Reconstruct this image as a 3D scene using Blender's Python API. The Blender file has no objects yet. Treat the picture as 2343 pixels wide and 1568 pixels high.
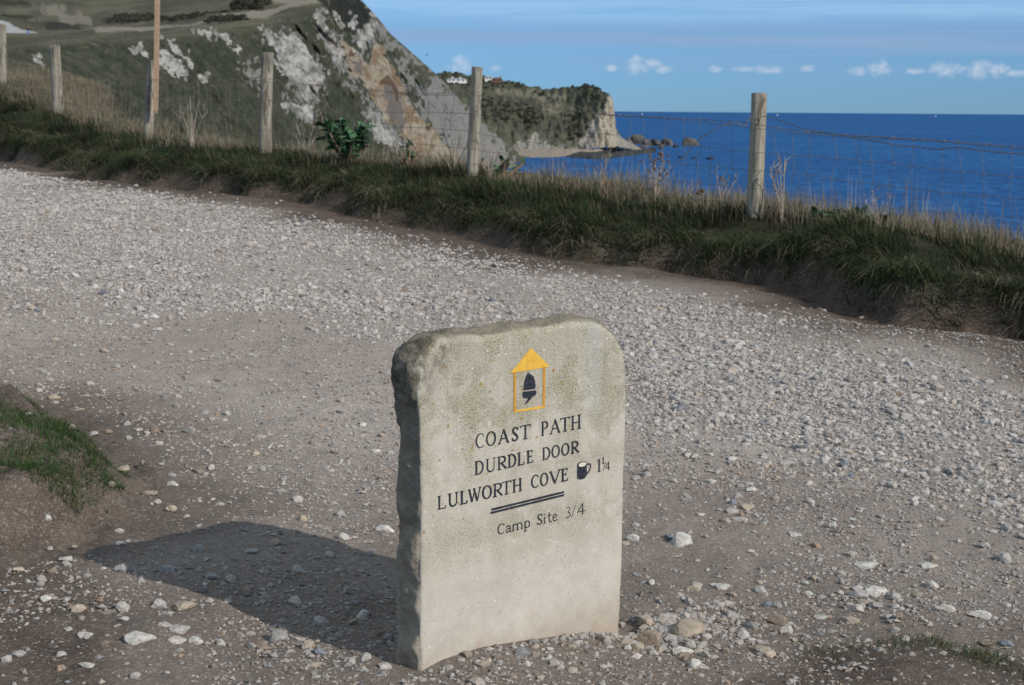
import bpy, bmesh, math, random
import numpy as np
from mathutils import Matrix, Vector

random.seed(7)
rng = np.random.default_rng(11)
scene = bpy.context.scene
COL = scene.collection
R = math.radians

# ------------------------------------------------------------------ camera
CZ = 36.3                      # eye height above the sea
FPX, CX, CY = 3473.0, 1171.0, 784.0
PITCH, ROLL = R(8.71), R(0.43)
cam_d = bpy.data.cameras.new('camera')
cam = bpy.data.objects.new('camera', cam_d)
COL.objects.link(cam)
CAMROT = Matrix.Rotation(R(90) - PITCH, 4, 'X') @ Matrix.Rotation(ROLL, 4, 'Z')
cam.matrix_world = Matrix.Translation((0, 0, CZ)) @ CAMROT
cam_d.sensor_fit = 'HORIZONTAL'
cam_d.sensor_width = 36
cam_d.lens = 36 * FPX / 2342
cam_d.clip_start, cam_d.clip_end = 0.05, 200000
cam_d.dof.use_dof = True
cam_d.dof.focus_distance = 3.75
cam_d.dof.aperture_fstop = 12
scene.camera = cam

# ------------------------------------------------------------------ light
SUN_AZ = math.atan2(0.80, -0.60)
SUN_EL = R(31)
sun_dir = Vector((math.sin(SUN_AZ) * math.cos(SUN_EL), math.cos(SUN_AZ) * math.cos(SUN_EL), math.sin(SUN_EL)))
sun_d = bpy.data.lights.new('sun', 'SUN')
sun_d.energy, sun_d.angle, sun_d.color = 3.6, R(0.55), (1.0, 0.94, 0.86)
sun = bpy.data.objects.new('sun', sun_d)
COL.objects.link(sun)
sun.rotation_euler = sun_dir.to_track_quat('Z', 'Y').to_euler()
sun.location = (0, 0, 80)

scene.view_settings.view_transform = 'Standard'
scene.view_settings.look = 'None'
scene.view_settings.gamma = 1
scene.view_settings.exposure = 0.0
scene.view_settings.use_curve_mapping = False
scene.cycles.max_bounces = 5
scene.cycles.diffuse_bounces = 3
scene.cycles.use_denoising = True


class NT:
    """small node-tree helper"""
    def __init__(s, tree):
        s.t = tree; s.n = tree.nodes; s.l = tree.links

    def new(s, typ, **kw):
        n = s.n.new(typ)
        for k, v in kw.items():
            setattr(n, k, v)
        return n

    def put(s, sock, v):
        if isinstance(v, bpy.types.NodeSocket):
            s.l.new(v, sock)
        elif v is not None:
            if isinstance(v, (tuple, list)) and len(v) == 3 and sock.type == 'RGBA':
                v = (*v, 1)
            sock.default_value = v

    def math(s, op, a, b=None, c=None, clamp=False):
        n = s.new('ShaderNodeMath', operation=op, use_clamp=clamp)
        s.put(n.inputs[0], a)
        if b is not None: s.put(n.inputs[1], b)
        if c is not None: s.put(n.inputs[2], c)
        return n.outputs[0]

    def mix(s, fac, a, b, blend='MIX'):
        n = s.new('ShaderNodeMix', data_type='RGBA', blend_type=blend)
        s.put(n.inputs[0], fac); s.put(n.inputs[6], a); s.put(n.inputs[7], b)
        return n.outputs[2]

    def noise(s, vec, scale, detail=4, rough=.55, dist=0):
        n = s.new('ShaderNodeTexNoise')
        if vec is not None: s.put(n.inputs['Vector'], vec)
        n.inputs['Scale'].default_value = scale
        n.inputs['Detail'].default_value = detail
        n.inputs['Roughness'].default_value = rough
        n.inputs['Distortion'].default_value = dist
        return n.outputs['Fac']

    def voro(s, vec, scale, feature='F1', out='Distance', rnd=1):
        n = s.new('ShaderNodeTexVoronoi', feature=feature)
        if vec is not None: s.put(n.inputs['Vector'], vec)
        n.inputs['Scale'].default_value = scale
        n.inputs['Randomness'].default_value = rnd
        return n.outputs[out]

    def ramp(s, fac, stops):
        n = s.new('ShaderNodeValToRGB')
        s.put(n.inputs[0], fac)
        e = n.color_ramp.elements
        while len(e) < len(stops): e.new(.5)
        for k, (p, c) in enumerate(stops):
            e[k].position = p
            e[k].color = (*c, 1) if isinstance(c, (tuple, list)) else (c, c, c, 1)
        return n.outputs[0]

    def step(s, v, lo, hi):
        n = s.new('ShaderNodeMapRange', interpolation_type='SMOOTHSTEP')
        s.put(n.inputs[0], v)
        n.inputs[1].default_value, n.inputs[2].default_value = lo, hi
        return n.outputs[0]

    def attr(s, name):
        n = s.new('ShaderNodeAttribute', attribute_name=name)
        return n

    def mapping(s, vec, scale=(1, 1, 1), loc=(0, 0, 0)):
        n = s.new('ShaderNodeMapping')
        s.put(n.inputs['Vector'], vec)
        n.inputs['Scale'].default_value = scale
        n.inputs['Location'].default_value = loc
        return n.outputs[0]


def material(name):
    m = bpy.data.materials.new(name); m.use_nodes = True
    nt = NT(m.node_tree)
    b = nt.n['Principled BSDF']
    b.inputs['Specular IOR Level'].default_value = 0.25
    b.inputs['Roughness'].default_value = 0.9
    return m, nt, b


def bump(nt, b, h, strength=.5, dist=.01):
    n = nt.new('ShaderNodeBump')
    n.inputs['Strength'].default_value = strength
    n.inputs['Distance'].default_value = dist
    nt.put(n.inputs['Height'], h)
    nt.l.new(n.outputs[0], b.inputs['Normal'])


# ------------------------------------------------------------------ sky
world = bpy.data.worlds.new('World'); scene.world = world
world.use_nodes = True
wt = NT(world.node_tree); wt.n.clear()
sky = wt.new('ShaderNodeTexSky', sky_type='NISHITA')
sky.sun_disc = False
sky.sun_elevation, sky.sun_rotation = SUN_EL, SUN_AZ
sky.altitude = 0; sky.air_density = 1.0; sky.dust_density = 0.0; sky.ozone_density = 3.0
geo = wt.new('ShaderNodeTexCoord').outputs['Generated']
sep = wt.new('ShaderNodeSeparateXYZ'); wt.put(sep.inputs[0], geo)
el = wt.math('ARCSINE', sep.outputs[2])
az = wt.math('ARCTAN2', sep.outputs[0], sep.outputs[1])
# clear maritime air: blue right down to the horizon, in every direction
elc = wt.math('MAXIMUM', el, 0.0)
tint = wt.ramp(wt.math('MULTIPLY', elc, 1 / 0.6, clamp=True),
               [(0.0, (0.235, 0.495, 1.07)), (0.10, (0.31, 0.56, 1.01)), (0.4, (0.6, 0.8, 1.05)), (1.0, (1, 1, 1))])
clear = wt.mix(1.0, sky.outputs[0], tint, 'MULTIPLY')
# thin layered cloud, a flat sheet seen edge-on
lay = wt.new('ShaderNodeCombineXYZ')
wt.put(lay.inputs[0], wt.math('MULTIPLY', az, 4.5))
wt.put(lay.inputs[1], wt.math('MULTIPLY', el, 95.0))
lay = lay.outputs[0]
wisp = wt.noise(lay, 1.5, 8, .62, .8)
wisp2 = wt.noise(wt.mapping(lay, (0.35, 0.9, 1), (7, 2, 0)), 1.3, 5, .55, .6)
hi_band = wt.step(el, .050, .064)
veil = wt.math('MULTIPLY', wt.step(el, .018, .042), wt.math('SUBTRACT', 1.0, hi_band))
f1 = wt.math('MULTIPLY', wt.math('MULTIPLY', wt.math('ADD', .45, wt.math('MULTIPLY', wt.step(wisp, .32, .64), .5)), hi_band), .88)
f2 = wt.math('MULTIPLY', wt.math('MULTIPLY', wt.step(wisp2, .25, .75), veil), .95)
c1 = wt.mix(f2, clear, (2.55, 3.9, 6.0))
c2 = wt.mix(f1, c1, (3.25, 5.5, 7.9))
# unseen overhead cloud, added and whitened to make the skylight more neutral
over = wt.noise(wt.mapping(geo, (1, 1, 2.2)), 2.2, 6, .6, .5)
c2 = wt.mix(wt.math('MULTIPLY', wt.step(el, .09, .5), wt.math('ADD', .45, wt.math('MULTIPLY', wt.step(over, .35, .65), .4))), c2, (4.5, 4.7, 4.9))
# row of small fair-weather clouds low over the sea
PUFFS = [(1055, 150, 30, 22), (1133, 156, 13, 8), (1398, 157, 16, 8), (1458, 150, 30, 20), (1490, 146, 24, 12), (1515, 158, 24, 9),
         (1637, 158, 18, 8), (1700, 160, 26, 7), (1755, 160, 34, 10), (1846, 157, 18, 8), (1962, 163, 22, 11), (2010, 157, 26, 18),
         (2095, 164, 26, 7), (2160, 160, 40, 17), (2240, 160, 32, 22), (2282, 162, 26, 16), (2330, 168, 30, 9), (2420, 160, 34, 16),
         (2520, 165, 26, 9), (2640, 158, 40, 15), (-60, 160, 36, 14), (-200, 158, 26, 12)]
nv = wt.new('ShaderNodeCombineXYZ')
wt.put(nv.inputs[0], az); wt.put(nv.inputs[1], wt.math('MULTIPLY', el, 1.25))
pn = wt.noise(nv.outputs[0], 150, 6, .62, .3)
puff = None
for (px, py, w, h) in PUFFS:
    d = (CAMROT @ Vector(((px - CX) / FPX, -(py - CY) / FPX, -1))).normalized()
    a0, e0 = math.atan2(d.x, d.y), math.asin(d.z)
    dx = wt.math('MULTIPLY', wt.math('SUBTRACT', az, a0), FPX / (w * 1.15))
    dy = wt.math('MULTIPLY', wt.math('SUBTRACT', el, e0), FPX / (h * 1.2))
    dd = wt.math('ADD', wt.math('MULTIPLY', dx, dx), wt.math('MULTIPLY', dy, dy))
    v = wt.math('SUBTRACT', 1.0, dd)
    puff = v if puff is None else wt.math('SMOOTH_MAX', puff, v, .35)
pm = wt.step(wt.math('ADD', puff, wt.math('MULTIPLY', wt.math('SUBTRACT', pn, .55), 2.8)), -.15, 1.5)
c3 = wt.mix(wt.math('MULTIPLY', pm, .78), c2, (5.4, 6.2, 7.5))
bg = wt.new('ShaderNodeBackground')
wt.put(bg.inputs[0], c3); bg.inputs[1].default_value = 0.105
wo = wt.new('ShaderNodeOutputWorld'); wt.l.new(bg.outputs[0], wo.inputs[0])

# ------------------------------------------------------------------ helpers
def ray(px, py):
    return CAMROT.to_3x3() @ Vector(((px - CX) / FPX, -(py - CY) / FPX, -1))

CR = np.array(CAMROT.to_3x3())

def P(px, py, y):
    """world point(s) seen at a photograph position, y metres ahead"""
    px, py, y = np.broadcast_arrays(np.asarray(px, float), np.asarray(py, float), np.asarray(y, float))
    d = np.stack([(px - CX) / FPX, -(py - CY) / FPX, -np.ones_like(px)], -1) @ CR.T
    p = d * (y / d[..., 1])[..., None]
    p[..., 2] += CZ
    return p

def to_px(p):
    q = (np.asarray(p, float) - np.array([0, 0, CZ])) @ CR
    return np.stack([CX + FPX * q[..., 0] / -q[..., 2], CY - FPX * q[..., 1] / -q[..., 2]], -1)

def _h(ix, iy, iz, seed):
    n = (ix * 374761393 + iy * 668265263 + iz * 2147483647 + seed * 1274126177) & 0xFFFFFFFF
    n = ((n ^ (n >> 13)) * 1274126177) & 0xFFFFFFFF
    n = ((n ^ (n >> 16)) * 2246822519) & 0xFFFFFFFF
    return ((n ^ (n >> 15)) & 0xFFFFFF) / float(0xFFFFFF)

def vnoise(x, y, z=0.0, seed=0):
    x, y, z = np.broadcast_arrays(np.asarray(x, float), np.asarray(y, float), np.asarray(z, float))
    ix, iy, iz = (np.floor(a).astype(np.int64) for a in (x, y, z))
    fx, fy, fz = x - ix, y - iy, z - iz
    fx, fy, fz = (f * f * (3 - 2 * f) for f in (fx, fy, fz))
    r = 0
    for dx in (0, 1):
        for dy in (0, 1):
            for dz in (0, 1):
                w = (fx if dx else 1 - fx) * (fy if dy else 1 - fy) * (fz if dz else 1 - fz)
                r = r + w * _h(ix + dx, iy + dy, iz + dz, seed)
    return r * 2 - 1

def fbm(x, y, z=0.0, oct=4, seed=0, gain=.5):
    s, a, f = 0, 1.0, 1.0
    for o in range(oct):
        s = s + a * vnoise(x * f, y * f, np.asarray(z) * f, seed + o * 17)
        a *= gain; f *= 2.03
    return s

def sstep(v, a, b):
    t = np.clip((v - a) / (b - a), 0, 1)
    return t * t * (3 - 2 * t)

def poly_sd(px, py, poly):
    """signed distance to a polygon, positive inside"""
    poly = np.asarray(poly, float)
    d = np.full(np.shape(px), 1e18); ins = np.zeros(np.shape(px), bool)
    for i in range(len(poly)):
        a, b = poly[i], poly[(i + 1) % len(poly)]
        e = b - a
        t = np.clip(((px - a[0]) * e[0] + (py - a[1]) * e[1]) / max(e @ e, 1e-12), 0, 1)
        d = np.minimum(d, (px - a[0] - e[0] * t) ** 2 + (py - a[1] - e[1] * t) ** 2)
        if abs(e[1]) > 1e-12:
            c = (a[1] > py) != (b[1] > py)
            ins ^= c & (px < e[0] * (py - a[1]) / e[1] + a[0])
    d = np.sqrt(d)
    return np.where(ins, d, -d)

def mesh_np(name, verts, faces, mats=None, attrs=None, smooth=False):
    """faces: (n,3) or (n,4) int array"""
    me = bpy.data.meshes.new(name)
    verts = np.asarray(verts, np.float32).reshape(-1, 3); faces = np.asarray(faces, np.int32)
    k = faces.shape[1]
    me.vertices.add(len(verts)); me.vertices.foreach_set('co', verts.ravel())
    me.loops.add(faces.size); me.loops.foreach_set('vertex_index', faces.ravel())
    me.polygons.add(len(faces))
    me.polygons.foreach_set('loop_start', np.arange(0, faces.size, k, dtype=np.int32))
    me.polygons.foreach_set('use_smooth', np.full(len(faces), smooth))
    for an, av in (attrs or {}).items():
        av = np.asarray(av, np.float32)
        if av.ndim == 2:
            a = me.attributes.new(an, 'FLOAT_COLOR', 'POINT')
            if av.shape[1] == 3: av = np.concatenate([av, np.ones((len(av), 1), np.float32)], 1)
            a.data.foreach_set('color', av.ravel())
        else:
            a = me.attributes.new(an, 'FLOAT', 'POINT'); a.data.foreach_set('value', av.ravel())
    me.update(calc_edges=True)
    for m in (mats or []): me.materials.append(m)
    return me

def link(name, me, parent=None, mat=None):
    o = bpy.data.objects.new(name, me); COL.objects.link(o)
    if mat and me: me.materials.append(mat)
    if parent: o.parent = parent
    return o

def tag(o, label=None, cat=None, group=None, kind=None):
    for k, v in (('label', label), ('category', cat), ('group', group), ('kind', kind)):
        if v: o[k] = v
    return o

def empty(name, loc=(0, 0, 0), rz=0):
    o = bpy.data.objects.new(name, None); COL.objects.link(o)
    o.location = loc; o.rotation_euler = (0, 0, rz); o.empty_display_size = .1
    return o

def grid_faces(nr, nc):
    i = np.arange((nr - 1) * nc).reshape(nr - 1, nc)[:, :-1]
    return np.stack([i, i + 1, i + nc + 1, i + nc], -1).reshape(-1, 4)

def tube_data(pts, rad, n=5, cap=True):
    pts = np.asarray(pts, float); k = len(pts)
    rad = np.broadcast_to(np.asarray(rad, float), (k,))
    t = np.gradient(pts, axis=0); t /= np.linalg.norm(t, axis=1)[:, None] + 1e-12
    ref = np.array([0, 0, 1.0]) if abs(t[0][2]) < .9 else np.array([1.0, 0, 0])
    a = np.cross(t, ref); a /= np.linalg.norm(a, axis=1)[:, None] + 1e-12
    b = np.cross(t, a)
    th = np.arange(n) * 2 * math.pi / n
    v = pts[:, None] + rad[:, None, None] * (np.cos(th)[None, :, None] * a[:, None] + np.sin(th)[None, :, None] * b[:, None])
    v = v.reshape(-1, 3); f = []
    for i in range(k - 1):
        for j in range(n):
            j2 = (j + 1) % n
            f.append((i * n + j, i * n + j2, (i + 1) * n + j2, (i + 1) * n + j))
    return v, f

class MB:
    def __init__(s): s.v = []; s.f = []; s.n = 0
    def add(s, v, f):
        s.v.extend(map(tuple, v)); s.f.extend(tuple(i + s.n for i in q) for q in f); s.n = len(s.v)
    def tube(s, pts, rad, n=5): s.add(*tube_data(pts, rad, n))
    def box(s, c, d, rz=0.0):
        c = np.asarray(c, float); d = np.asarray(d, float) / 2
        q = np.array([(x, y, z) for z in (-1, 1) for y in (-1, 1) for x in (-1, 1)]) * d
        cs, sn = math.cos(rz), math.sin(rz)
        q = np.stack([q[:, 0] * cs - q[:, 1] * sn, q[:, 0] * sn + q[:, 1] * cs, q[:, 2]], 1) + c
        s.add(q, [(0, 2, 3, 1), (4, 5, 7, 6), (0, 1, 5, 4), (2, 6, 7, 3), (0, 4, 6, 2), (1, 3, 7, 5)])
    def build(s, name, mat, parent=None, smooth=False):
        me = bpy.data.meshes.new(name); me.from_pydata(s.v, [], s.f)
        if smooth: me.polygons.foreach_set('use_smooth', [True] * len(me.polygons))
        me.update()
        return link(name, me, parent, mat)

# ------------------------------------------------------------------ materials
def mat_simple(name, col, rough=.9, var=.25, scale=20, bmp=.3, bd=.005, obj_rand=0.0, spec=.25):
    m, nt, b = material(name)
    co = nt.new('ShaderNodeTexCoord').outputs['Object']
    n = nt.noise(co, scale, 5, .6)
    c = nt.mix(nt.step(n, .3, .7), tuple(v * (1 - var) for v in col), tuple(min(1, v * (1 + var)) for v in col))
    if obj_rand:
        oi = nt.new('ShaderNodeObjectInfo').outputs['Random']
        c = nt.mix(1.0, c, nt.ramp(oi, [(0, 1 - obj_rand), (1, 1 + obj_rand)]), 'MULTIPLY')
    nt.put(b.inputs['Base Color'], c)
    b.inputs['Roughness'].default_value = rough
    b.inputs['Specular IOR Level'].default_value = spec
    bump(nt, b, n, bmp, bd)
    return m

def mat_attr(name, rough=.85, transl=0.0, spec=.2):
    m, nt, b = material(name)
    c = nt.attr('Col').outputs['Color']
    nt.put(b.inputs['Base Color'], c)
    b.inputs['Roughness'].default_value = rough
    b.inputs['Specular IOR Level'].default_value = spec
    if transl:
        t = nt.new('ShaderNodeBsdfTranslucent'); nt.put(t.inputs[0], c)
        mx = nt.new('ShaderNodeMixShader'); mx.inputs[0].default_value = transl
        nt.l.new(b.outputs[0], mx.inputs[1]); nt.l.new(t.outputs[0], mx.inputs[2])
        nt.l.new(mx.outputs[0], nt.n['Material Output'].inputs[0])
    return m

M_GRASS = mat_attr('grass_blades', .8, .25)
M_LEAFC = mat_attr('leaf_clumps', .8, .1)
M_PEB = mat_attr('pebbles', .9)
M_WIRE = mat_simple('weathered_wire', (.17, .155, .14), .7, .4, 40, .1, .001)
M_RUST = mat_simple('rusty_barbs', (.20, .14, .10), .8, .4, 60, .1, .001)
M_TWIG = mat_simple('dead_stalks', (.36, .30, .235), .9, .3, 30, .1, .001)
M_SEED = mat_simple('seed_heads', (.12, .08, .055), .95, .4, 60, .3, .003)

# ================================================================== GROUND
POST_PX = [  # base px, top px, distance ahead, radius
    ((1726, 510), (1735, 215), 11.8, .062),
    ((1080, 402), (1091, 155), 14.2, .052),
    ((605, 362), (613, 122), 16.2, .068),
    ((338, 328), (349, 140), 18.8, .062),
    ((133, 262), (124, 104), 22.0, .080),
    ((6, 203), (3, 57), 25.5, .070)]
FN = [P(b[0], b[1], y) for b, t, y, r in POST_PX]
pR = np.array([4.25, 9.25, CZ - .99]); pRR = np.array([7.2, 6.2, CZ - 1.1]); pRRR = np.array([12, 1.5, CZ - 1.3])
pL = np.array([-11.0, 29.5, CZ + .8]); pLL = np.array([-17, 37, CZ + 1.6])
FN = np.array([pRRR, pRR, pR] + FN + [pL, pLL])
lip_z = CZ + np.array([-1.40, -1.28, -1.10, -1.00, -.79, -.61, -.60, -.33, -.22, .1, .6])
FS = np.concatenate([[0], np.cumsum(np.linalg.norm(np.diff(FN[:, :2], axis=0), axis=1))])

def fence_st(x, y):
    """arc length along the fence, signed distance from it (positive on the path side)"""
    best = np.full(np.shape(x), 1e18); S = np.zeros(np.shape(x)); T = np.zeros(np.shape(x))
    for i in range(len(FN) - 1):
        a, b = FN[i, :2], FN[i + 1, :2]
        e = b - a; L = math.hypot(*e); e = e / L
        u = np.clip((x - a[0]) * e[0] + (y - a[1]) * e[1], 0, L)
        dx, dy = x - a[0] - e[0] * u, y - a[1] - e[1] * u
        d = dx * dx + dy * dy
        side = e[0] * (y - a[1]) - e[1] * (x - a[0])     # left of travel (right->left along fence) = path side
        m = d < best
        best = np.where(m, d, best); S = np.where(m, FS[i] + u, S); T = np.where(m, np.sqrt(d) * np.where(side > 0, 1, -1), T)
    return S, T

_cp = np.concatenate([
    np.array([P(*a) for a in [(1725, 660, 10.2), (1080, 530, 12.6), (605, 440, 14.8), (338, 400, 17.3), (132, 360, 20.5), (5, 345, 23.8), (2342, 770, 8.8)]]),
    np.array([[-.25, 3.42, CZ - 1.305], [-.03, 3.6, CZ - 1.335], [.22, 3.88, CZ - 1.372], [.9, 3.6, CZ - 1.40], [1.5, 4.2, CZ - 1.41], [-1.3, 3.5, CZ - 1.27], [0, 0, CZ - 1.32], [4, 3, CZ - 1.42],
              [-4, 3, CZ - 1.2], [-4, 8, CZ - 1.05], [-9, 14, CZ - .75], [-14, 24, CZ - .5], [-14, 8, CZ - .9]])])
def _tps(r2): return np.where(r2 > 1e-9, .5 * r2 * np.log(r2 + 1e-12), 0)
_n = len(_cp)
_K = _tps(((_cp[:, None, :2] - _cp[None, :, :2]) ** 2).sum(-1)) + np.eye(_n) * .25
_A = np.zeros((_n + 3, _n + 3)); _A[:_n, :_n] = _K
_A[:_n, _n] = 1; _A[:_n, _n + 1:] = _cp[:, :2]; _A[_n:, :_n] = _A[:_n, _n:].T
_w = np.linalg.solve(_A, np.concatenate([_cp[:, 2], [0, 0, 0]]))

def path_z(x, y):
    x = np.asarray(x, float); y = np.asarray(y, float)
    z = _w[_n] + _w[_n + 1] * x + _w[_n + 2] * y
    for i in range(_n):
        z = z + _w[i] * _tps((x - _cp[i, 0]) ** 2 + (y - _cp[i, 1]) ** 2)
    return z

MOUND = [(-1.56, 4.22), (-1.37, 4.42), (-1.31, 4.7), (-1.37, 5.0), (-1.53, 5.32), (-1.78, 5.75), (-2.1, 5.98), (-5, 6.4), (-6, 3.6), (-2.2, 4.0)]
MOUND2 = [(.72, 3.4), (.85, 3.66), (1.1, 3.76), (1.4, 3.68), (2.0, 3.5), (2.4, 2.6), (.7, 2.4)]
STONE_RZ = R(43)
SU = np.array([math.cos(STONE_RZ), math.sin(STONE_RZ), 0]); SB = np.array([-math.sin(STONE_RZ), math.cos(STONE_RZ), 0])
STONE_Y = 3.43
STONE0 = P(962, 1535, STONE_Y)

FOOT_PX = [(940, 1545), (962, 1536), (1010, 1510), (1100, 1481), (1200, 1465), (1300, 1452), (1360, 1446), (1414, 1456), (1440, 1462)]
_fu = []
for _q in FOOT_PX:
    _d = np.array(ray(*_q)); _o = np.array([0, 0, CZ]); _k = ((STONE0 - _o) @ -SB) / (_d @ -SB)
    _v = _o + _d * _k - STONE0; _fu.append((_v @ SU, _v[2]))
_fu = np.array(_fu)

def ground(x, y):
    """height and surface masks of the near ground"""
    x = np.asarray(x, float); y = np.asarray(y, float)
    S, T = fence_st(x, y)
    gp = path_z(x, y)
    zf = np.interp(S, FS, FN[:, 2]); zl = np.interp(S, FS, lip_z)
    n1 = fbm(S * .9, 0, seed=3, oct=3); n2 = fbm(S * 3.1, 4, seed=9, oct=3)
    tl = 1.0 + .22 * n1 + .10 * n2
    tf = tl + .12 + .06 * fbm(S * 1.7, 9, seed=5, oct=2)
    u = np.clip(T / tl, 0, 1)
    top = zf + (zl - zf) * (u * .55 + .45 * u * u)
    top = top + .05 * fbm(x * 1.6, y * 1.6, oct=3, seed=21) * sstep(T, -2, .3)
    # tussock swelling in front of the fence on the right
    top = top + .10 * np.exp(-((S - (FS[3] - 1.3)) / .7) ** 2) * np.exp(-((T - .55) / .5) ** 2)
    drop = sstep(T, tl - .04, tf)
    z = top * (1 - drop) + gp * drop
    z = z - .05 * np.exp(-((T - tf - .05) / .22) ** 2) * (T > 0)
    # grassy knoll behind the left end of the fence
    kn = np.exp(-((x + 8.6) / 1.25) ** 2 - ((y - 27.0) / 2.0) ** 2)
    # land falls away to the sea behind the fence
    back = np.clip(-T - np.interp(S, [FS[3], FS[4], FS[5], FS[6], FS[7], FS[8]], [.9, .9, .9, .9, 1.0, 1.6]), 0, 60)
    z = np.where(T < 0, z - 1.1 * back * sstep(back, 0, 1.0), z)
    z = np.where(T < .5, np.maximum(z, z + kn * (CZ + .42 - z) * sstep(-T, -.5, .8)), z)
    # turf mounds on the near side
    wx, wy = x + .05 * fbm(x * 3, y * 3, seed=31, oct=3), y + .05 * fbm(x * 3, y * 3, seed=37, oct=3)
    m1 = poly_sd(wx, wy, MOUND); m2 = poly_sd(wx, wy, MOUND2)
    z = z + .17 * sstep(m1, -.10, .16) + .05 * sstep(m1, .1, .8) + .05 * sstep(m2, -.2, .25)
    # soil heaped against the stone
    su = (x - STONE0[0]) * SU[0] + (y - STONE0[1]) * SU[1]
    sb = (x - STONE0[0]) * SB[0] + (y - STONE0[1]) * SB[1]
    z = z + .022 * fbm(x * 8, y * 8, oct=5, seed=45, gain=.62) * sstep(m1, -.3, 0)
    rough = .012 * fbm(x * 2.2, y * 2.2, oct=4, seed=41) + .006 * fbm(x * 9, y * 9, oct=3, seed=43)
    z = z + rough
    wgt = np.exp(-(np.where(sb < 0, sb / .16, sb / .10)) ** 2) * sstep(su, -.12, .0) * sstep(su, .82, .68)
    z = z + (STONE0[2] + np.interp(su, _fu[:, 0], _fu[:, 1]) - z) * wgt
    return z, S, T, tl, tf, m1, m2, drop

def gz(x, y): return ground(x, y)[0]

def ground_hit(px, py):
    px = np.asarray(px, float); py = np.asarray(py, float)
    lo, hi = np.full(np.shape(px), 1.5), np.full(np.shape(px), 60.0)
    for _ in range(40):
        mid = (lo + hi) / 2
        p = P(px, py, mid)
        below = p[..., 2] < path_z(p[..., 0], p[..., 1])
        hi = np.where(below, mid, hi); lo = np.where(below, lo, mid)
    return P(px, py, hi)

GRAVEL_PX = [(-300, 330), (0, 366), (200, 396), (420, 432), (650, 482), (900, 538), (1100, 578), (1300, 618), (1500, 660), (1700, 715), (1900, 790),
             (2100, 870), (2342, 950), (2700, 1080), (2700, 1330), (2342, 1165), (2150, 1105), (1950, 1070), (1700, 1010), (1450, 955), (1380, 880), (1180, 800), (1000, 785),
             (800, 745), (600, 730), (350, 722), (150, 705), (0, 690), (-300, 640)]
_g = ground_hit([p[0] for p in GRAVEL_PX], [p[1] for p in GRAVEL_PX])
GRAVEL = _g[:, :2]

def gravelness(x, y):
    n = fbm(x * .8, y * .8, seed=51, oct=3)
    d = poly_sd(x + .15 * n, y + .25 * n, GRAVEL)
    w = .22 + .045 * np.hypot(x, y)
    g = sstep(d + .35 * w * fbm(x * 2.3, y * 1.6, seed=53, oct=4), -w, w * .9)
    patch = sstep(fbm(x * 1.1, y * .7, seed=57, oct=4), -.75, .15)
    return g * (.35 + .65 * patch)

az1 = np.concatenate([np.linspace(-80, -24, 30, endpoint=False), np.linspace(-24, 24, 381), np.linspace(24, 80, 30)[1:]])
rr = np.concatenate([np.linspace(.4, 2.6, 12, endpoint=False), 2.6 * (52 / 2.6) ** np.linspace(0, 1, 480)])
A_, R_ = np.meshgrid(np.radians(az1), rr)
gx, gy = R_ * np.sin(A_), R_ * np.cos(A_)
z_, S_, T_, tl_, tf_, m1_, m2_, drop_ = ground(gx, gy)
gn = fbm(gx * 1.3, gy * 1.3, seed=61, oct=4)
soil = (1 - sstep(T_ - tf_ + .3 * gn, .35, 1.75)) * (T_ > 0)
soil = np.maximum(soil, sstep(m1_ + .2 * gn, -1.1, -.05) * .88)
soil = np.maximum(soil, sstep(m2_ + .12 * gn, -.35, .05) * .9)
soil = np.maximum(soil, sstep(3.45 + .08 * gn - gy + .32 * np.clip(gx, -.3, 1.2), -.1, .25) * .85)
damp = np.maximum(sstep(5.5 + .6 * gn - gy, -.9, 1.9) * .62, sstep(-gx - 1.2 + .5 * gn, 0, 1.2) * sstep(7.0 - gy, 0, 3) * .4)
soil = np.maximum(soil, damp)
soil = np.maximum(soil, sstep(-gx - .45 + .35 * gn, 0, .7) * sstep(5.0 - gy, 0, .8) * .88)
turf = (1 - drop_) * sstep(tl_ + .1 - T_, 0, .15)
turf = np.maximum(turf, .0)
gr = gravelness(gx, gy) * (1 - soil) * sstep(T_ - tf_, .4, 1.0)

m, nt, b = material('path_ground')
co = nt.new('ShaderNodeTexCoord').outputs['Object']
n_big = nt.noise(co, .9, 5, .6)
n_mid = nt.noise(co, 7, 6, .68)
n_gr = nt.noise(co, 48, 5, .75)
n_fine = nt.noise(co, 230, 3, .8)
at = lambda k: nt.attr(k).outputs['Fac']
dirt = nt.mix(nt.step(n_big, .35, .65), (.305, .256, .220), (.39, .338, .298))
dirt = nt.mix(nt.math('MULTIPLY', nt.step(n_mid, .48, .72), .45), dirt, (.215, .172, .142))
# bed of small stones between the loose pebbles
cell = nt.new('ShaderNodeTexVoronoi'); cell.inputs['Scale'].default_value = 52; nt.put(cell.inputs['Vector'], co)
cs_ = nt.new('ShaderNodeSeparateColor'); nt.put(cs_.inputs[0], cell.outputs['Color'])
pal = nt.mix(cs_.outputs[0], (.345, .308, .28), (.475, .435, .40))
pal = nt.mix(nt.step(cell.outputs['Distance'], .42, .75), pal, (.19, .168, .15))
c = nt.mix(at('gravel'), dirt, pal)
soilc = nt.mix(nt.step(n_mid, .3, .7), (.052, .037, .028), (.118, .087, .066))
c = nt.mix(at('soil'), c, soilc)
turfc = nt.mix(nt.step(n_mid, .4, .65), (.020, .026, .013), (.045, .040, .022))
c = nt.mix(at('turf'), c, turfc)
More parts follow.
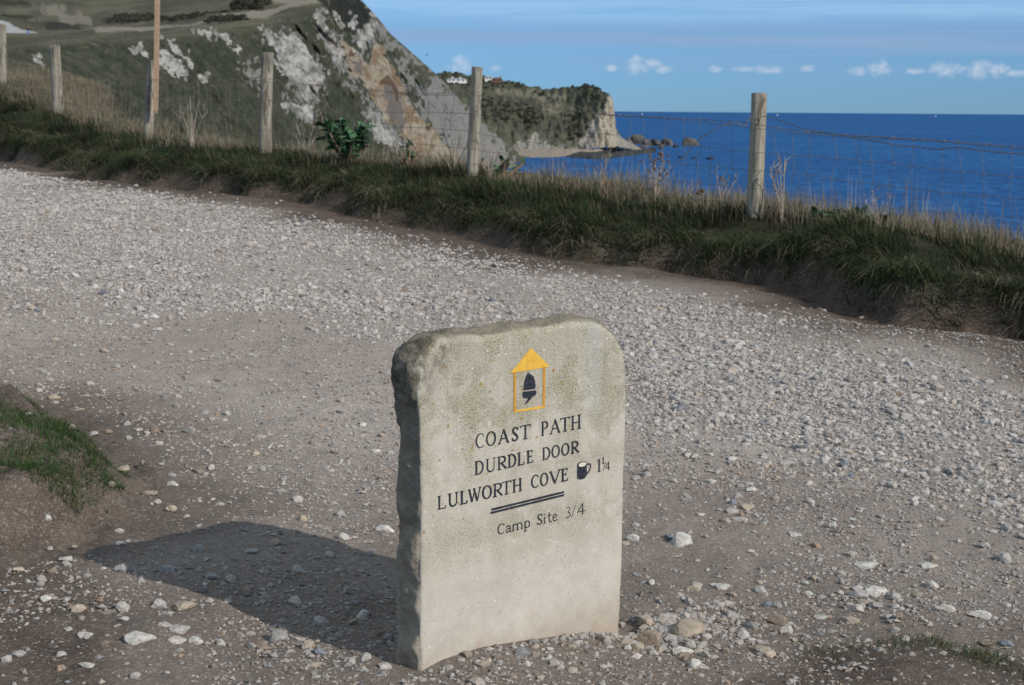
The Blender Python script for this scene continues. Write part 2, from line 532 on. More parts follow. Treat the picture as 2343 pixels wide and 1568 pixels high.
# chips of several sizes bedded in the dirt
for sc_, thr, amt in ((60, .72, .42), (110, .62, .5), (200, .6, .5)):
    vo = nt.new('ShaderNodeTexVoronoi'); vo.inputs['Scale'].default_value = sc_; nt.put(vo.inputs['Vector'], co)
    sp_ = nt.new('ShaderNodeSeparateColor'); nt.put(sp_.inputs[0], vo.outputs['Color'])
    on_ = nt.math('MULTIPLY', nt.math('GREATER_THAN', sp_.outputs[0], thr), nt.step(vo.outputs['Distance'], .48, .34))
    on_ = nt.math('MULTIPLY', on_, nt.math('SUBTRACT', 1.0, nt.math('MAXIMUM', at('turf'), nt.math('MULTIPLY', at('soil'), .55))))
    tone = nt.mix(sp_.outputs[1], (.20, .165, .135), (.50, .46, .42))
    c = nt.mix(nt.math('MULTIPLY', on_, amt), c, tone)
c = nt.mix(1.0, c, nt.ramp(n_gr, [(.30, .76), (.70, 1.2)]), 'MULTIPLY')
c = nt.mix(1.0, c, nt.ramp(n_fine, [(.28, .78), (.72, 1.2)]), 'MULTIPLY')
nt.put(b.inputs['Base Color'], c)
b.inputs['Roughness'].default_value = .95
b.inputs['Specular IOR Level'].default_value = .1
hgt = nt.math('ADD', nt.math('MULTIPLY', n_gr, 1.0), nt.math('ADD', nt.math('MULTIPLY', n_fine, .25), nt.math('MULTIPLY', nt.math('MULTIPLY', cell.outputs['Distance'], at('gravel')), -1.2)))
bump(nt, b, hgt, .8, .010)
M_GROUND = m
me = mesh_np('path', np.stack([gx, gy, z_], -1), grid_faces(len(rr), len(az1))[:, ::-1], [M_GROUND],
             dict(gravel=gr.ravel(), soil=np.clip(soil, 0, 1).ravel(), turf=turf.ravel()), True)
path_o = link('path', me)
tag(path_o, 'wide pale gravel coast path with brown soil verge', 'path', kind='structure')

# ================================================================== SEA
m, nt, b = material('sea_water')
co = nt.new('ShaderNodeTexCoord').outputs['Object']
w1 = nt.noise(nt.mapping(co, (.05, .13, .1)), 1.0, 7, .66, .4)
w2 = nt.noise(nt.mapping(co, (.004, .0016, .1)), 1.0, 5, .6, .5)
w3 = nt.noise(nt.mapping(co, (.10, .042, .1)), 1.0, 5, .62, .3)
wc = nt.mix(nt.step(w2, .3, .7), (.010, .084, .250), (.016, .120, .325))
wc = nt.mix(nt.math('MULTIPLY', nt.step(w3, .42, .58), .75), wc, (.005, .042, .145))
w5 = nt.noise(nt.mapping(co, (.0035, .012, .1)), 1.0, 5, .65, .4)
wc = nt.mix(nt.math('MULTIPLY', nt.step(w5, .38, .62), .6), wc, (.006, .052, .19))
w4 = nt.noise(nt.mapping(co, (.26, .075, .1)), 1.0, 4, .65, .3)
wc = nt.mix(nt.math('MULTIPLY', nt.step(w4, .52, .64), .65), wc, (.022, .155, .385))
df = nt.new('ShaderNodeBsdfDiffuse'); nt.put(df.inputs[0], wc)
gl = nt.new('ShaderNodeBsdfGlossy'); gl.inputs['Roughness'].default_value = .35; nt.put(gl.inputs['Color'], (.75, .9, 1.0))
bn = nt.new('ShaderNodeBump'); bn.inputs['Strength'].default_value = .6; bn.inputs['Distance'].default_value = 1.0; nt.put(bn.inputs['Height'], w1)
nt.l.new(bn.outputs[0], df.inputs['Normal']); nt.l.new(bn.outputs[0], gl.inputs['Normal'])
mx = nt.new('ShaderNodeMixShader'); mx.inputs[0].default_value = .07
nt.l.new(df.outputs[0], mx.inputs[1]); nt.l.new(gl.outputs[0], mx.inputs[2]); nt.l.new(mx.outputs[0], nt.n['Material Output'].inputs[0])
M_SEA = m
mb = MB()
gv = []
yy = np.concatenate([np.linspace(-3000, 6000, 10), [12000, 30000, 70000]])
xx = np.array([-60000, -20000, -6000, -2000, 0, 2000, 6000, 20000, 60000.])
X, Y = np.meshgrid(xx, yy)
me = mesh_np('sea', np.stack([X, Y, np.zeros_like(X)], -1), grid_faces(len(yy), len(xx)), [M_SEA])
tag(link('sea', me), 'deep blue open sea reaching to the horizon', 'sea', kind='structure')

# ================================================================== HILLS
def column_terrain(cols, xs, sub, backs):
    X0 = np.array([c[0] for c in cols], float)
    K = len(cols[0][1])
    Yk = np.array([[q[0] for q in c[1]] for c in cols], float); Rk = np.array([[q[1] for q in c[1]] for c in cols], float)
    yi = np.stack([np.interp(xs, X0, Yk[:, k]) for k in range(K)], 0)
    ri = np.stack([np.interp(xs, X0, Rk[:, k]) for k in range(K)], 0)
    rows_y, rows_r = [], []
    for k in range(K - 1):
        for t in np.arange(sub[k]) / sub[k]:
            rows_y.append(yi[k] * (1 - t) + yi[k + 1] * t); rows_r.append(ri[k] * (1 - t) + ri[k + 1] * t)
    rows_y.append(yi[-1]); rows_r.append(ri[-1])
    py, r = np.array(rows_y), np.array(rows_r)
    px = np.broadcast_to(xs, py.shape)
    p = P(px, py, r)
    return px, py, p

HCOLS = [
    (-1700, [(330, 60), (260, 110), (160, 190), (100, 262), (78, 320), (20, 650), (-130, 950), (-100, 1200)]),
    (-420, [(330, 60), (260, 110), (160, 190), (100, 262), (78, 320), (20, 650), (-130, 950), (-100, 1200)]),
    (0, [(330, 60), (240, 120), (140, 200), (85, 272), (68, 330), (25, 650), (-120, 950), (-90, 1200)]),
    (200, [(360, 180), (280, 210), (170, 250), (76, 300), (66, 360), (15, 680), (-120, 950), (-90, 1200)]),
    (340, [(420, 230), (320, 260), (190, 290), (75, 335), (62, 420), (10, 700), (-120, 950), (-80, 1200)]),
    (470, [(430, 260), (330, 290), (190, 330), (58, 380), (40, 470), (-10, 720), (-120, 950), (-70, 1200)]),
    (605, [(440, 290), (340, 330), (190, 380), (44, 440), (22, 540), (-40, 740), (-100, 950), (-60, 1200)]),
    (720, [(440, 340), (340, 400), (180, 460), (6, 540), (-15, 620), (-55, 760), (-70, 900), (-30, 1150)]),
    (790, [(440, 380), (340, 440), (170, 520), (-22, 600), (-28, 640), (-26, 720), (-10, 850), (30, 1100)]),
    (825, [(440, 400), (340, 470), (170, 550), (0, 650), (3, 690), (12, 740), (40, 860), (90, 1100)]),
    (855, [(440, 420), (345, 500), (190, 590), (30, 690), (36, 730), (55, 790), (90, 900), (140, 1120)]),
    (893, [(440, 450), (350, 540), (215, 640), (78, 730), (84, 770), (102, 830), (135, 940), (180, 1150)]),
    (949, [(445, 500), (360, 600), (240, 710), (127, 800), (133, 835), (150, 890), (180, 1000), (215, 1200)]),
    (1003, [(450, 560), (370, 690), (270, 800), (175, 880), (180, 910), (196, 970), (220, 1080), (250, 1250)]),
    (1073, [(430, 690), (380, 820), (310, 930), (248, 1000), (252, 1028), (266, 1085), (285, 1180), (305, 1320)]),
    (1125, [(420, 760), (385, 900), (340, 1050), (297, 1120), (300, 1145), (310, 1190), (325, 1270), (340, 1380)]),
    (1149, [(415, 790), (385, 940), (350, 1120), (321, 1180), (324, 1203), (332, 1245), (342, 1310), (352, 1400)]),
    (1190, [(400, 860), (380, 1000), (362, 1160), (352, 1265), (353, 1285), (356, 1315), (360, 1360), (366, 1430)]),
    (1240, [(412, 880), (394, 1040), (378, 1200), (368, 1280), (369, 1295), (371, 1325), (374, 1370), (380, 1440)])]
hx = np.concatenate([np.linspace(-1700, -420, 36, endpoint=False), np.linspace(-420, -20, 40, endpoint=False), np.linspace(-20, 1240, 430)])
hpx, hpy, hp = column_terrain(HCOLS, hx, [12, 40, 60, 24, 40, 16, 8], None)
# relief: ribs and gullies running down the face, hummocks above
facew = sstep(hpy, -40, 10) * 1.0
rim = np.array([np.interp(hx, [c[0] for c in HCOLS], [c[1][3][0] for c in HCOLS])]).repeat(len(hpy), 0)
below = sstep(hpy - rim, 3, 40)
rng_m = hp[..., 1]
slide = hpx - .62 * hpy          # lines running down to the right, the way the slips run
ribs = fbm(slide / 26., hpy / 220., seed=71, oct=4)
ribs2 = fbm(slide / 13., hpy / 34., seed=77, oct=4)
dep = rng_m * ((.006 + .007 * sstep(hpx, 560, 760)) * ribs + (.0035 + .0035 * sstep(hpx, 560, 760)) * ribs2) * below * sstep(hpx, 100, 500)
dirv = hp - np.array([0, 0, CZ]); dirv /= np.linalg.norm(dirv, axis=-1)[..., None]
hill_pre = hp.copy()
hp = hp + dirv * dep[..., None]
hp[..., 2] += rng_m * .0016 * fbm(hp[..., 0] / 22, hp[..., 1] / 30, seed=81, oct=4) * sstep(np.abs(hpy - rim), 0, 30)

def c2(pts): return [(544.4 + u * .27, v * .27) for u, v in pts]
def c1_(pts): return [(u * .2582, v * .2582) for u, v in pts]
CHALK = [c2([(950, 95), (990, 105), (995, 200), (978, 300), (958, 230)]), c2([(985, 240), (1050, 250), (1062, 330), (1092, 420), (1060, 470), (1000, 400), (980, 320)]), c2([(1072, 235), (1130, 190), (1165, 215), (1152, 330), (1105, 340)]), c2([(1110, 60), (1150, 120), (1200, 190), (1180, 210), (1130, 130)]), 
         c2([(400, 300), (480, 290), (550, 370), (620, 450), (690, 500), (740, 620), (690, 700), (640, 850), (560, 830), (560, 720), (430, 690), (330, 560), (320, 450)]),
         c2([(190, 220), (310, 230), (340, 400), (250, 370), (200, 300)]),
         c2([(640, 70), (720, 100), (760, 250), (830, 370), (900, 480), (940, 630), (860, 580), (780, 440), (730, 400), (690, 250)]),
         c2([(1100, 900), (1200, 950), (1230, 1050), (1380, 1180), (1340, 1290), (1180, 1200), (1090, 1000)]),
         c2([(370, 880), (500, 870), (640, 930), (650, 1050), (520, 1020), (400, 930)]),
         c2([(800, 80), (850, 110), (910, 230), (880, 240)]),
         c1_([(1420, 310), (1500, 330), (1640, 470), (1720, 580), (1700, 620), (1600, 530), (1500, 400)]),
         c1_([(1400, 480), (1500, 500), (1660, 620), (1650, 710), (1550, 660), (1400, 600)]),
         c1_([(1680, 280), (1900, 255), (2000, 320), (2110, 470), (2060, 450), (1950, 340), (1780, 310)]),
         c1_([(1150, 430), (1270, 400), (1275, 490), (1160, 480)]),
         c1_([(1760, 670), (1840, 660), (1850, 740), (1780, 740)]),
         c1_([(270, 500), (330, 500), (380, 600), (320, 570)])]
FAINT = [c2([(1480, 760), (1640, 700), (1760, 740), (1960, 930), (1850, 1000), (1600, 950)]), c2([(740, 250), (830, 300), (960, 560), (1050, 720), (1000, 760), (860, 600), (760, 420)]), c2([(1050, 760), (1150, 860), (1300, 1050), (1420, 1200), (1380, 1290), (1200, 1180), (1080, 980)]), c2([(300, 420), (420, 700), (480, 900), (660, 960), (700, 720), (760, 620), (640, 420), (480, 270), (330, 250)]), 
         c2([(1450, 820), (1960, 920), (2300, 1300), (2500, 1568), (1900, 1500), (1700, 1150), (1550, 1000)]),
         c2([(1140, 150), (1200, 190), (1300, 300), (1500, 480), (1750, 720), (1960, 920), (1880, 930), (1650, 700), (1420, 470), (1360, 420), (1290, 420), (1190, 320)]),
         c2([(1300, 420), (1370, 430), (1470, 620), (1490, 760), (1430, 740), (1350, 580)]),
         c2([(980, 250), (1130, 190), (1220, 250), (1180, 340), (1100, 480), (1020, 420), (980, 330)]),
         c1_([(2150, 560), (2343, 600), (2343, 780), (2200, 700)])]
ORANGE = [c2([(865, 365), (940, 385), (1000, 460), (1090, 520), (1140, 420), (1200, 375), (1260, 470), (1350, 640), (1430, 780), (1480, 900), (1600, 1050), (1850, 1290), (1950, 1450),
              (1640, 1400), (1500, 1300), (1400, 1100), (1250, 1000), (1150, 850), (1050, 700), (950, 640), (900, 480)])]
GREY = [c2([(1240, 720), (1320, 690), (1370, 780), (1400, 900), (1420, 1080), (1330, 1060), (1250, 950)]), c2([(975, 500), (1060, 520), (1060, 640), (980, 620)])]
HOLLOW_SHADE = [c2([(680, -20), (1000, -20), (1100, 30), (1135, 100), (1130, 180), (1070, 250), (1030, 260), (990, 320), (965, 330), (900, 230), (800, 100)])]  # hollow on the ridge, its shade painted into the ground colour
BROWN = [c2([(1200, 690), (1290, 660), (1320, 720), (1370, 860), (1340, 900), (1290, 740), (1230, 730)]), c2([(930, 420), (1010, 450), (1000, 500), (930, 480)])]
PALETRACK = [c1_([(830, 250), (1350, 235), (1700, 215), (1900, 145), (2343, 105), (2480, 50), (2700, -10), (2900, -30), (2800, 30), (2560, 70), (2420, 125), (2343, 160), (1800, 212), (1300, 275), (850, 288)]),
             c2([(260, -30), (600, -10), (620, 25), (480, 45), (300, 20)]), c1_([(300, 40), (560, 90), (800, 150), (820, 230), (600, 200), (400, 120)])]
HEDGE = [c1_([(905, 195), (1040, 140), (1100, 145), (1500, 150), (1800, 130), (1950, 105), (2180, 45), (2343, 0), (2343, 75), (2150, 75), (1950, 120), (1750, 160), (1500, 195), (1200, 200)])]
THICK = c1_([(1800, 208), (1880, 160), (2150, 150), (2200, 180), (2000, 195)])
HEATH = HEDGE + [THICK, c1_([(-200, -40), (200, -20), (290, 40), (150, 50), (-200, 40)]), c1_([(380, 225), (560, 210), (760, 250), (600, 268), (420, 262)]),
         c1_([(-50, 110), (250, 140), (330, 180), (100, 170)])]
TRACK = [c1_([(-430, 200), (-300, 150), (-120, 155), (0, 190), (240, 268), (335, 297), (0, 297), (-150, 296), (-320, 262)])]

def pmask(polys, px, py, soft, warp, seed, rag=0.0):
    wx = px + warp * fbm(px / 14., py / 14., seed=seed, oct=4)
    wy = py + warp * fbm(px / 14., py / 14., seed=seed + 5, oct=4)
    sl = px + .6 * py if rag > 0 else px - 0 * py
    stre = .55 * fbm((px - .55 * py) / 6.0, (py + .55 * px) / 18., seed=seed + 9, oct=4, gain=.6) + 1.0 * fbm(px / 8., py / 9., seed=seed + 13, oct=4, gain=.62)
    mk = np.zeros(px.shape)
    for q in polys:
        sd = poly_sd(wx, wy, q)
        mk = np.maximum(mk, sstep(sd + rag * stre, -soft, soft))
    return mk

A = dict(chalk=pmask(CHALK, hpx, hpy, 4, 6, 101, 7.5), faint=pmask(FAINT, hpx, hpy, 7, 8, 103, 16), orange=pmask(ORANGE, hpx, hpy, 3.5, 6, 105, 5),
         grey=pmask(GREY, hpx, hpy, 5, 6, 107, 6), dark=pmask(HOLLOW_SHADE, hpx, hpy, 4, 6, 109, 7), brown=pmask(BROWN, hpx, hpy, 4, 5, 111),
         pale=np.maximum(pmask(PALETRACK[:2], hpx, hpy, 2, 2, 113, 1), .7 * pmask(PALETRACK[2:], hpx, hpy, 4, 6, 113, 4)), heath=pmask(HEATH, hpx, hpy, 3, 3, 115, 2), track=pmask(TRACK, hpx, hpy, .8, .3, 117),
         spots=sstep(fbm(hpx / 7., hpy / 7., seed=123, oct=4, gain=.6) + .5 * fbm(hpx / 60., hpy / 60., seed=125, oct=2), .55, .95) * below,
         crack=sstep(1 - np.abs(fbm((hpx - .4 * hpy) / 9., (hpy + .2 * hpx) / 15., seed=141, oct=4, gain=.6)), .80, .98),
         face=below, streak=np.clip(.5 + .42 * (.5 * fbm((hpx - .45 * hpy) / 15., (hpy + .45 * hpx) / 34., seed=119, oct=5, gain=.6) + .6 * fbm(hpx / 13., hpy / 12., seed=127, oct=5, gain=.62)), 0, 1),
         band=np.clip(.5 + .5 * fbm(hpx / 150., (hpy + .12 * hpx) / 7., seed=121, oct=4), 0, 1))
m, nt, b = material('chalk_down')
co = nt.new('ShaderNodeTexCoord').outputs['Object']
na = nt.noise(co, .035, 6, .62)
nb = nt.noise(co, .22, 6, .7, .4)
nc = nt.noise(co, 1.1, 4, .7)
at = lambda k: nt.attr(k).outputs['Fac']
field = nt.mix(nt.step(na, .35, .65), (.135, .138, .092), (.205, .195, .138))
field = nt.mix(nt.math('MULTIPLY', nt.step(nb, .5, .72), .55), field, (.10, .105, .062))
rough_g = nt.mix(nt.step(nb, .32, .66), (.052, .064, .036), (.128, .130, .080))
rough_g = nt.mix(nt.math('MULTIPLY', nt.step(nc, .54, .72), .45), rough_g, (.20, .19, .15))
field = nt.mix(nt.step(at('band'), .35, .75), nt.mix(.5, field, (.11, .115, .075)), nt.mix(.5, field, (.26, .235, .17)))
rough_g = nt.mix(nt.step(at('streak'), .25, .8), nt.mix(.45, rough_g, (.05, .060, .038)), nt.mix(.35, rough_g, (.15, .15, .10)))
c = nt.mix(at('face'), field, rough_g)
c = nt.mix(nt.math('MULTIPLY', at('spots'), .22), c, (.34, .32, .28))
c = nt.mix(nt.math('MULTIPLY', at('pale'), .85), c, nt.mix(nb, (.40, .355, .275), (.54, .485, .39)))
c = nt.mix(nt.math('MULTIPLY', at('heath'), .9), c, nt.mix(nb, (.038, .042, .032), (.085, .085, .062)))
whit = nt.mix(nt.step(nt.math('ADD', nt.math('MULTIPLY', at('streak'), .5), nt.math('MULTIPLY', nb, .6)), .36, .68), (.30, .278, .24), (.76, .72, .65))
def brk(mask, lo, hi, amt):
    return nt.step(nt.math('ADD', mask, nt.math('MULTIPLY', nt.math('ADD', nt.math('SUBTRACT', nb, .5), nt.math('MULTIPLY', nt.math('SUBTRACT', nc, .5), .6)), amt)), lo, hi)
c = nt.mix(brk(nt.math('MULTIPLY', at('faint'), .92), .35, .85, 2.6), c, nt.mix(nt.step(nc, .3, .7), (.25, .235, .21), (.50, .475, .435)))
c = nt.mix(at('dark'), c, nt.mix(nb, (.020, .024, .018), (.075, .076, .058)))
c = nt.mix(brk(at('orange'), .3, .7, .8), c, nt.mix(nt.step(at('streak'), .25, .7), (.37, .255, .15), (.58, .485, .36)))
c = nt.mix(nt.math('MULTIPLY', nt.math('MULTIPLY', at('crack'), at('orange')), .55), c, (.19, .13, .085))
c = nt.mix(nt.math('MULTIPLY', brk(at('grey'), .3, .8, .8), .85), c, (.21, .19, .175))
c = nt.mix(nt.math('MULTIPLY', brk(at('brown'), .3, .8, .8), .85), c, (.17, .095, .05))
whit = nt.mix(nt.math('MULTIPLY', at('crack'), .72), whit, nt.mix(nc, (.10, .10, .075), (.24, .22, .18)))
c = nt.mix(brk(at('chalk'), .30, .75, 1.9), c, whit)
c = nt.mix(at('track'), c, nt.mix(nc, (.66, .65, .64), (.74, .73, .72)))
nt.put(b.inputs['Base Color'], c)
b.inputs['Specular IOR Level'].default_value = .05
bump(nt, b, nt.math('ADD', nt.math('MULTIPLY', nb, 2.2), nc), .9, 3.2)
M_DOWN = m
skirt = hp[0].copy(); skirt[:, 1] *= .93; skirt[:, 0] *= .93; skirt[:, 2] = -3
V = np.concatenate([skirt[None], hp], 0)
AA = {k: np.concatenate([v[:1], v], 0).ravel() for k, v in A.items()}
me = mesh_np('hillside', V, grid_faces(V.shape[0], V.shape[1])[:, ::-1], [M_DOWN], AA, True)
tag(link('hillside', me), 'grassy down with chalk cliff and orange landslip scar', 'hill', kind='structure')

DCOLS = [
    (960, [(352, 1285), (310, 1320), (250, 1365), (205, 1420), (172, 1500), (182, 1700), (230, 1900)]),
    (1000, [(352, 1290), (305, 1330), (245, 1370), (203, 1420), (169, 1500), (180, 1700), (230, 1900)]),
    (1030, [(350, 1295), (300, 1330), (240, 1370), (200, 1420), (165, 1500), (175, 1700), (230, 1900)]),
    (1104, [(348, 1300), (300, 1330), (250, 1365), (215, 1410), (176, 1500), (185, 1700), (230, 1900)]),
    (1185, [(346, 1305), (300, 1330), (262, 1355), (225, 1400), (191, 1480), (200, 1650), (240, 1850)]),
    (1247, [(345, 1310), (305, 1330), (265, 1350), (228, 1390), (204, 1450), (212, 1600), (245, 1800)]),
    (1280, [(344, 1312), (302, 1330), (260, 1350), (224, 1386), (201, 1435), (209, 1570), (245, 1750)]),
    (1318, [(342, 1315), (300, 1330), (255, 1350), (220, 1380), (197, 1420), (206, 1550), (245, 1700)]),
    (1350, [(340, 1315), (295, 1330), (250, 1345), (215, 1365), (195, 1400), (206, 1500), (250, 1600)]),
    (1375, [(338, 1315), (295, 1326), (255, 1338), (222, 1350), (206, 1375), (216, 1450), (260, 1520)]),
    (1392, [(337, 1315), (300, 1324), (260, 1332), (228, 1340), (214, 1355), (226, 1420), (280, 1470)]),
    (1402, [(336, 1320), (310, 1325), (280, 1330), (248, 1336), (230, 1345), (242, 1400), (300, 1440)]),
    (1409, [(336, 1325), (325, 1328), (312, 1332), (300, 1336), (292, 1342), (300, 1390), (330, 1420)]),
    (1425, [(338, 1330), (335, 1335), (331, 1340), (326, 1345), (322, 1350), (318, 1390), (335, 1420)]),
    (1448, [(343, 1335), (341, 1340), (339, 1345), (337, 1350), (335, 1355), (330, 1390), (340, 1420)]),
    (1480, [(350, 1340), (350, 1345), (349, 1350), (348, 1355), (347, 1360), (348, 1390), (350, 1420)]),
    (1510, [(356, 1340), (356, 1345), (356, 1350), (356, 1355), (356, 1360), (356, 1390), (356, 1420)])]
dxs = np.concatenate([np.linspace(960, 1370, 170, endpoint=False), np.linspace(1370, 1510, 90)])
dpx, dpy, dp = column_terrain(DCOLS, dxs, [34, 30, 26, 20, 10, 4], None)
dtop = np.interp(dxs, [c[0] for c in DCOLS], [c[1][4][0] for c in DCOLS])[None].repeat(len(dpy), 0)
dn = fbm(dpx / 30, dpy / 50, seed=131, oct=4) + .5 * fbm(dpx / 8, dpy / 22, seed=133, oct=3)
dv = dp - np.array([0, 0, CZ]); dv /= np.linalg.norm(dv, axis=-1)[..., None]
dp = dp + dv * (3.2 * dn)[..., None] * sstep(dpy - dtop, 2, 25)[..., None]
dp[..., 2] += 1.2 * fbm(dpx / 9, dpy / 9, seed=137, oct=3) * sstep(1440 - dpx, 0, 60)
def c3p(pts): return [(967.8 + u * .30979, 121 + v * .30979) for u, v in pts]
GOLD = [c3p([(1290, 430), (1330, 400), (1370, 330), (1395, 330), (1420, 430), (1425, 690), (1270, 700), (1290, 580)])]

DGREY = [c3p([(1150, 700), (1170, 620), (1220, 540), (1300, 440), (1330, 560), (1290, 700)]), c3p([(1350, 600), (1440, 580), (1560, 640), (1700, 720), (1400, 730)]),
         c3p([(560, 720), (700, 650), (860, 640), (980, 690), (1200, 690), (1500, 700), (1500, 760), (560, 760)]),
         c3p([(780, 600), (830, 580), (860, 640), (800, 650)])]
TANF = [c3p([(460, 270), (640, 260), (820, 255), (960, 280), (1050, 330), (900, 360), (720, 330), (540, 320)]), c3p([(860, 380), (1000, 380), (1040, 440), (900, 450)])]
DWOOD = [c3p([(120, 120), (300, 130), (450, 160), (800, 235), (760, 270), (560, 260), (420, 300), (300, 260), (150, 240)]),
         c3p([(430, 300), (520, 340), (700, 370), (860, 400), (900, 520), (800, 560), (560, 520), (420, 470)]),
         c3p([(820, 300), (900, 290), (930, 310), (900, 330)]), c3p([(1040, 250), (1300, 240), (1330, 340), (1200, 330)]), c3p([(1040, 440), (1160, 420), (1180, 640), (1060, 640)])]
A = dict(gold=pmask(GOLD, dpx, dpy, 2.5, 3, 201, 3), grey=pmask(DGREY, dpx, dpy, 4, 5, 203, 6), tan=pmask(TANF, dpx, dpy, 5, 5, 205, 4), wood=pmask(DWOOD, dpx, dpy, 5, 6, 207, 7))
m, nt, b = material('headland_turf')
co = nt.new('ShaderNodeTexCoord').outputs['Object']
nb = nt.noise(co, .06, 6, .68, .3); nc = nt.noise(co, .4, 5, .7)
at = lambda k: nt.attr(k).outputs['Fac']
c = nt.mix(nt.step(nb, .36, .62), (.058, .064, .046), (.112, .110, .078))
c = nt.mix(at('tan'), c, nt.mix(nb, (.135, .128, .092), (.205, .188, .138)))
c = nt.mix(nt.math('MULTIPLY', at('wood'), .9), c, nt.mix(nc, (.040, .046, .030), (.10, .10, .065)))
c = nt.mix(brk(at('grey'), .3, .8, 1.2), c, nt.mix(nt.step(nc, .35, .65), (.14, .13, .112), (.34, .318, .28)))
c = nt.mix(brk(at('gold'), .3, .7, .6), c, nt.mix(nt.step(nc, .3, .7), (.24, .205, .148), (.40, .355, .28)))
nt.put(b.inputs['Base Color'], c); b.inputs['Specular IOR Level'].default_value = .05
bump(nt, b, nt.math('ADD', nt.math('MULTIPLY', nb, 2), nc), .7, 1.6)
me = mesh_np('headland', dp, grid_faces(dp.shape[0], dp.shape[1])[:, ::-1], [m], {k: v.ravel() for k, v in A.items()}, True)
tag(link('headland', me), 'dark scrubby headland ending in a pale golden cliff', 'headland', kind='structure')

# beach between the cliff foot and the headland
bxs = np.linspace(1140, 1425, 90)
low = np.interp(bxs, [1140, 1180, 1240, 1300, 1340, 1425], [374, 367, 367, 363, 358, 352]) + .8 * fbm(bxs / 14, 0, seed=141)
rows = []
for t in np.linspace(0, 1, 14):
    z = -1.2 + 5.2 * t
    yv = low - (low - 341) * t
    p = P(bxs, yv, 1.0); d = p - np.array([0, 0, CZ])
    k = (z - CZ) / d[:, 2]
    rows.append(d * k[:, None] + np.array([0, 0, CZ]))
bp = np.array(rows); bp[..., 2] += .35 * fbm(bp[..., 0] / 9, bp[..., 1] / 9, seed=143)
M_SAND = mat_simple('shingle_sand', (.27, .225, .175), .95, .18, .15, .3, .3)
me = mesh_np('beach', bp, grid_faces(14, 90)[:, ::-1], [M_SAND], None, True)
tag(link('beach', me), 'small tan beach between the chalk cliff and headland', 'beach', kind='structure')

# ------------------------------------------------------------------ far boulders and reef
M_ROCK = mat_simple('sea_rock', (.115, .102, .088), .9, .55, .35, .8, .8)
M_REEF = mat_simple('wet_reef', (.028, .027, .026), .8, .5, .3, .8, .6)
def rock_mesh(name, seed, sub=3, rough=.28, mat=None, freq=1.3, chop=7):
    bm = bmesh.new(); bmesh.ops.create_icosphere(bm, subdivisions=sub, radius=1)
    v = np.array([q.co[:] for q in bm.verts])
    r = 1 + rough * fbm(v[:, 0] * freq + seed * 3.1, v[:, 1] * freq, v[:, 2] * freq, oct=4, seed=seed)
    # planar chops for an angular look
    rg = np.random.default_rng(seed)
    v = v * r[:, None]
    for _ in range(chop):
        d = rg.normal(size=3); d /= np.linalg.norm(d); lim = rg.uniform(.55, .85)
        k = v @ d; v = v - np.clip(k - lim, 0, None)[:, None] * d * .97
    if chop > 7:
        v = v + .05 * np.stack([fbm(v[:, 0] * 3.3 + k_, v[:, 1] * 3.3, v[:, 2] * 3.3, oct=3, seed=seed + k_) for k_ in (1, 2, 3)], 1)
    for q, c in zip(bm.verts, v): q.co = c
    me = bpy.data.meshes.new(name); bm.to_mesh(me); bm.free()
    if mat: me.materials.append(mat)
    return me

def sea_at(px, py, z=0.0):
    d = ray(px, py); k = (z - CZ) / d.z
    return np.array([d.x * k, d.y * k, z])
BOULD = [(1578, 334, 38, 20, 'large rounded boulder standing alone in the sea off the point'), (1528, 334, 30, 16, 'rounded boulder at the outer end of the rock spit'),
         (1456, 330, 30, 24, 'tall dark boulder at the foot of the headland cliff'), (1500, 334, 28, 16, 'low broken rock in the middle of the rock spit'),
         (1478, 336, 34, 18, 'grey rock piled beside the tall boulder on the spit'), (1434, 336, 36, 18, 'pale fallen rock under the golden cliff end'),
         (1556, 362, 17, 4, 'leftmost of the three low rocks awash in the bay'), (1587, 363, 16, 4, 'middle of the three low rocks awash in the bay'),
         (1625, 365, 18, 5, 'rightmost of the three low rocks awash in the bay')]
_spit = [(1418, 340, 26, 12, 'grey'), (1446, 341, 22, 10, 'brown'), (1466, 343, 26, 9, 'flat dark'), (1492, 345, 20, 7, 'low wet'), (1512, 340, 18, 9, 'small round'), (1545, 338, 16, 7, 'outermost small'), (1400, 344, 24, 9, 'half buried'), (1380, 346, 20, 8, 'leftmost low')]
BOULD += [(a_, b_, c_, d_, '%s rock on the rubble spit below the headland' % e_) for a_, b_, c_, d_, e_ in _spit]
for i, (px, py, w, h, lab) in enumerate(BOULD):
    p = sea_at(px, py, 0)
    s = p[1] / FPX
    o = link('boulder', rock_mesh('boulder', 300 + i, 3, .3, M_ROCK if (i < 6 or i in (9, 13, 15)) else M_REEF))
    o.location = (p[0], p[1], h * s * .25); o.scale = (w * s * .56, w * s * .5, h * s * .8)
    o.rotation_euler = (0, 0, i * 1.3)
    tag(o, lab, 'rock', 'rocks off the headland point')
mb = MB()
rp = np.array([sea_at(x, y, .4) for x, y in [(1294, 358), (1330, 352), (1380, 348), (1440, 346), (1490, 343), (1500, 348), (1440, 355), (1400, 361), (1350, 363)]])
cen = rp.mean(0); rows = []
for k, t in enumerate((1.08, 1.0, .9, .6, .25)):
    q = np.concatenate([rp, rp[:1]], 0)
    tt = np.linspace(0, len(rp), 70)
    ring = np.stack([np.interp(tt, np.arange(len(rp) + 1), q[:, j]) for j in range(3)], 1)
    ring = cen + (ring - cen) * t
    ring[:, 2] = [-1.5, .9, 1.8, 2.3, 2.4][k] + (.9 * fbm(ring[:, 0] / 6, ring[:, 1] / 12, seed=151, oct=4) if k else 0)
    rows.append(ring)
o = link('rock_ledge', mesh_np('rock_ledge', np.array(rows), grid_faces(5, 70), [M_REEF], None, False))
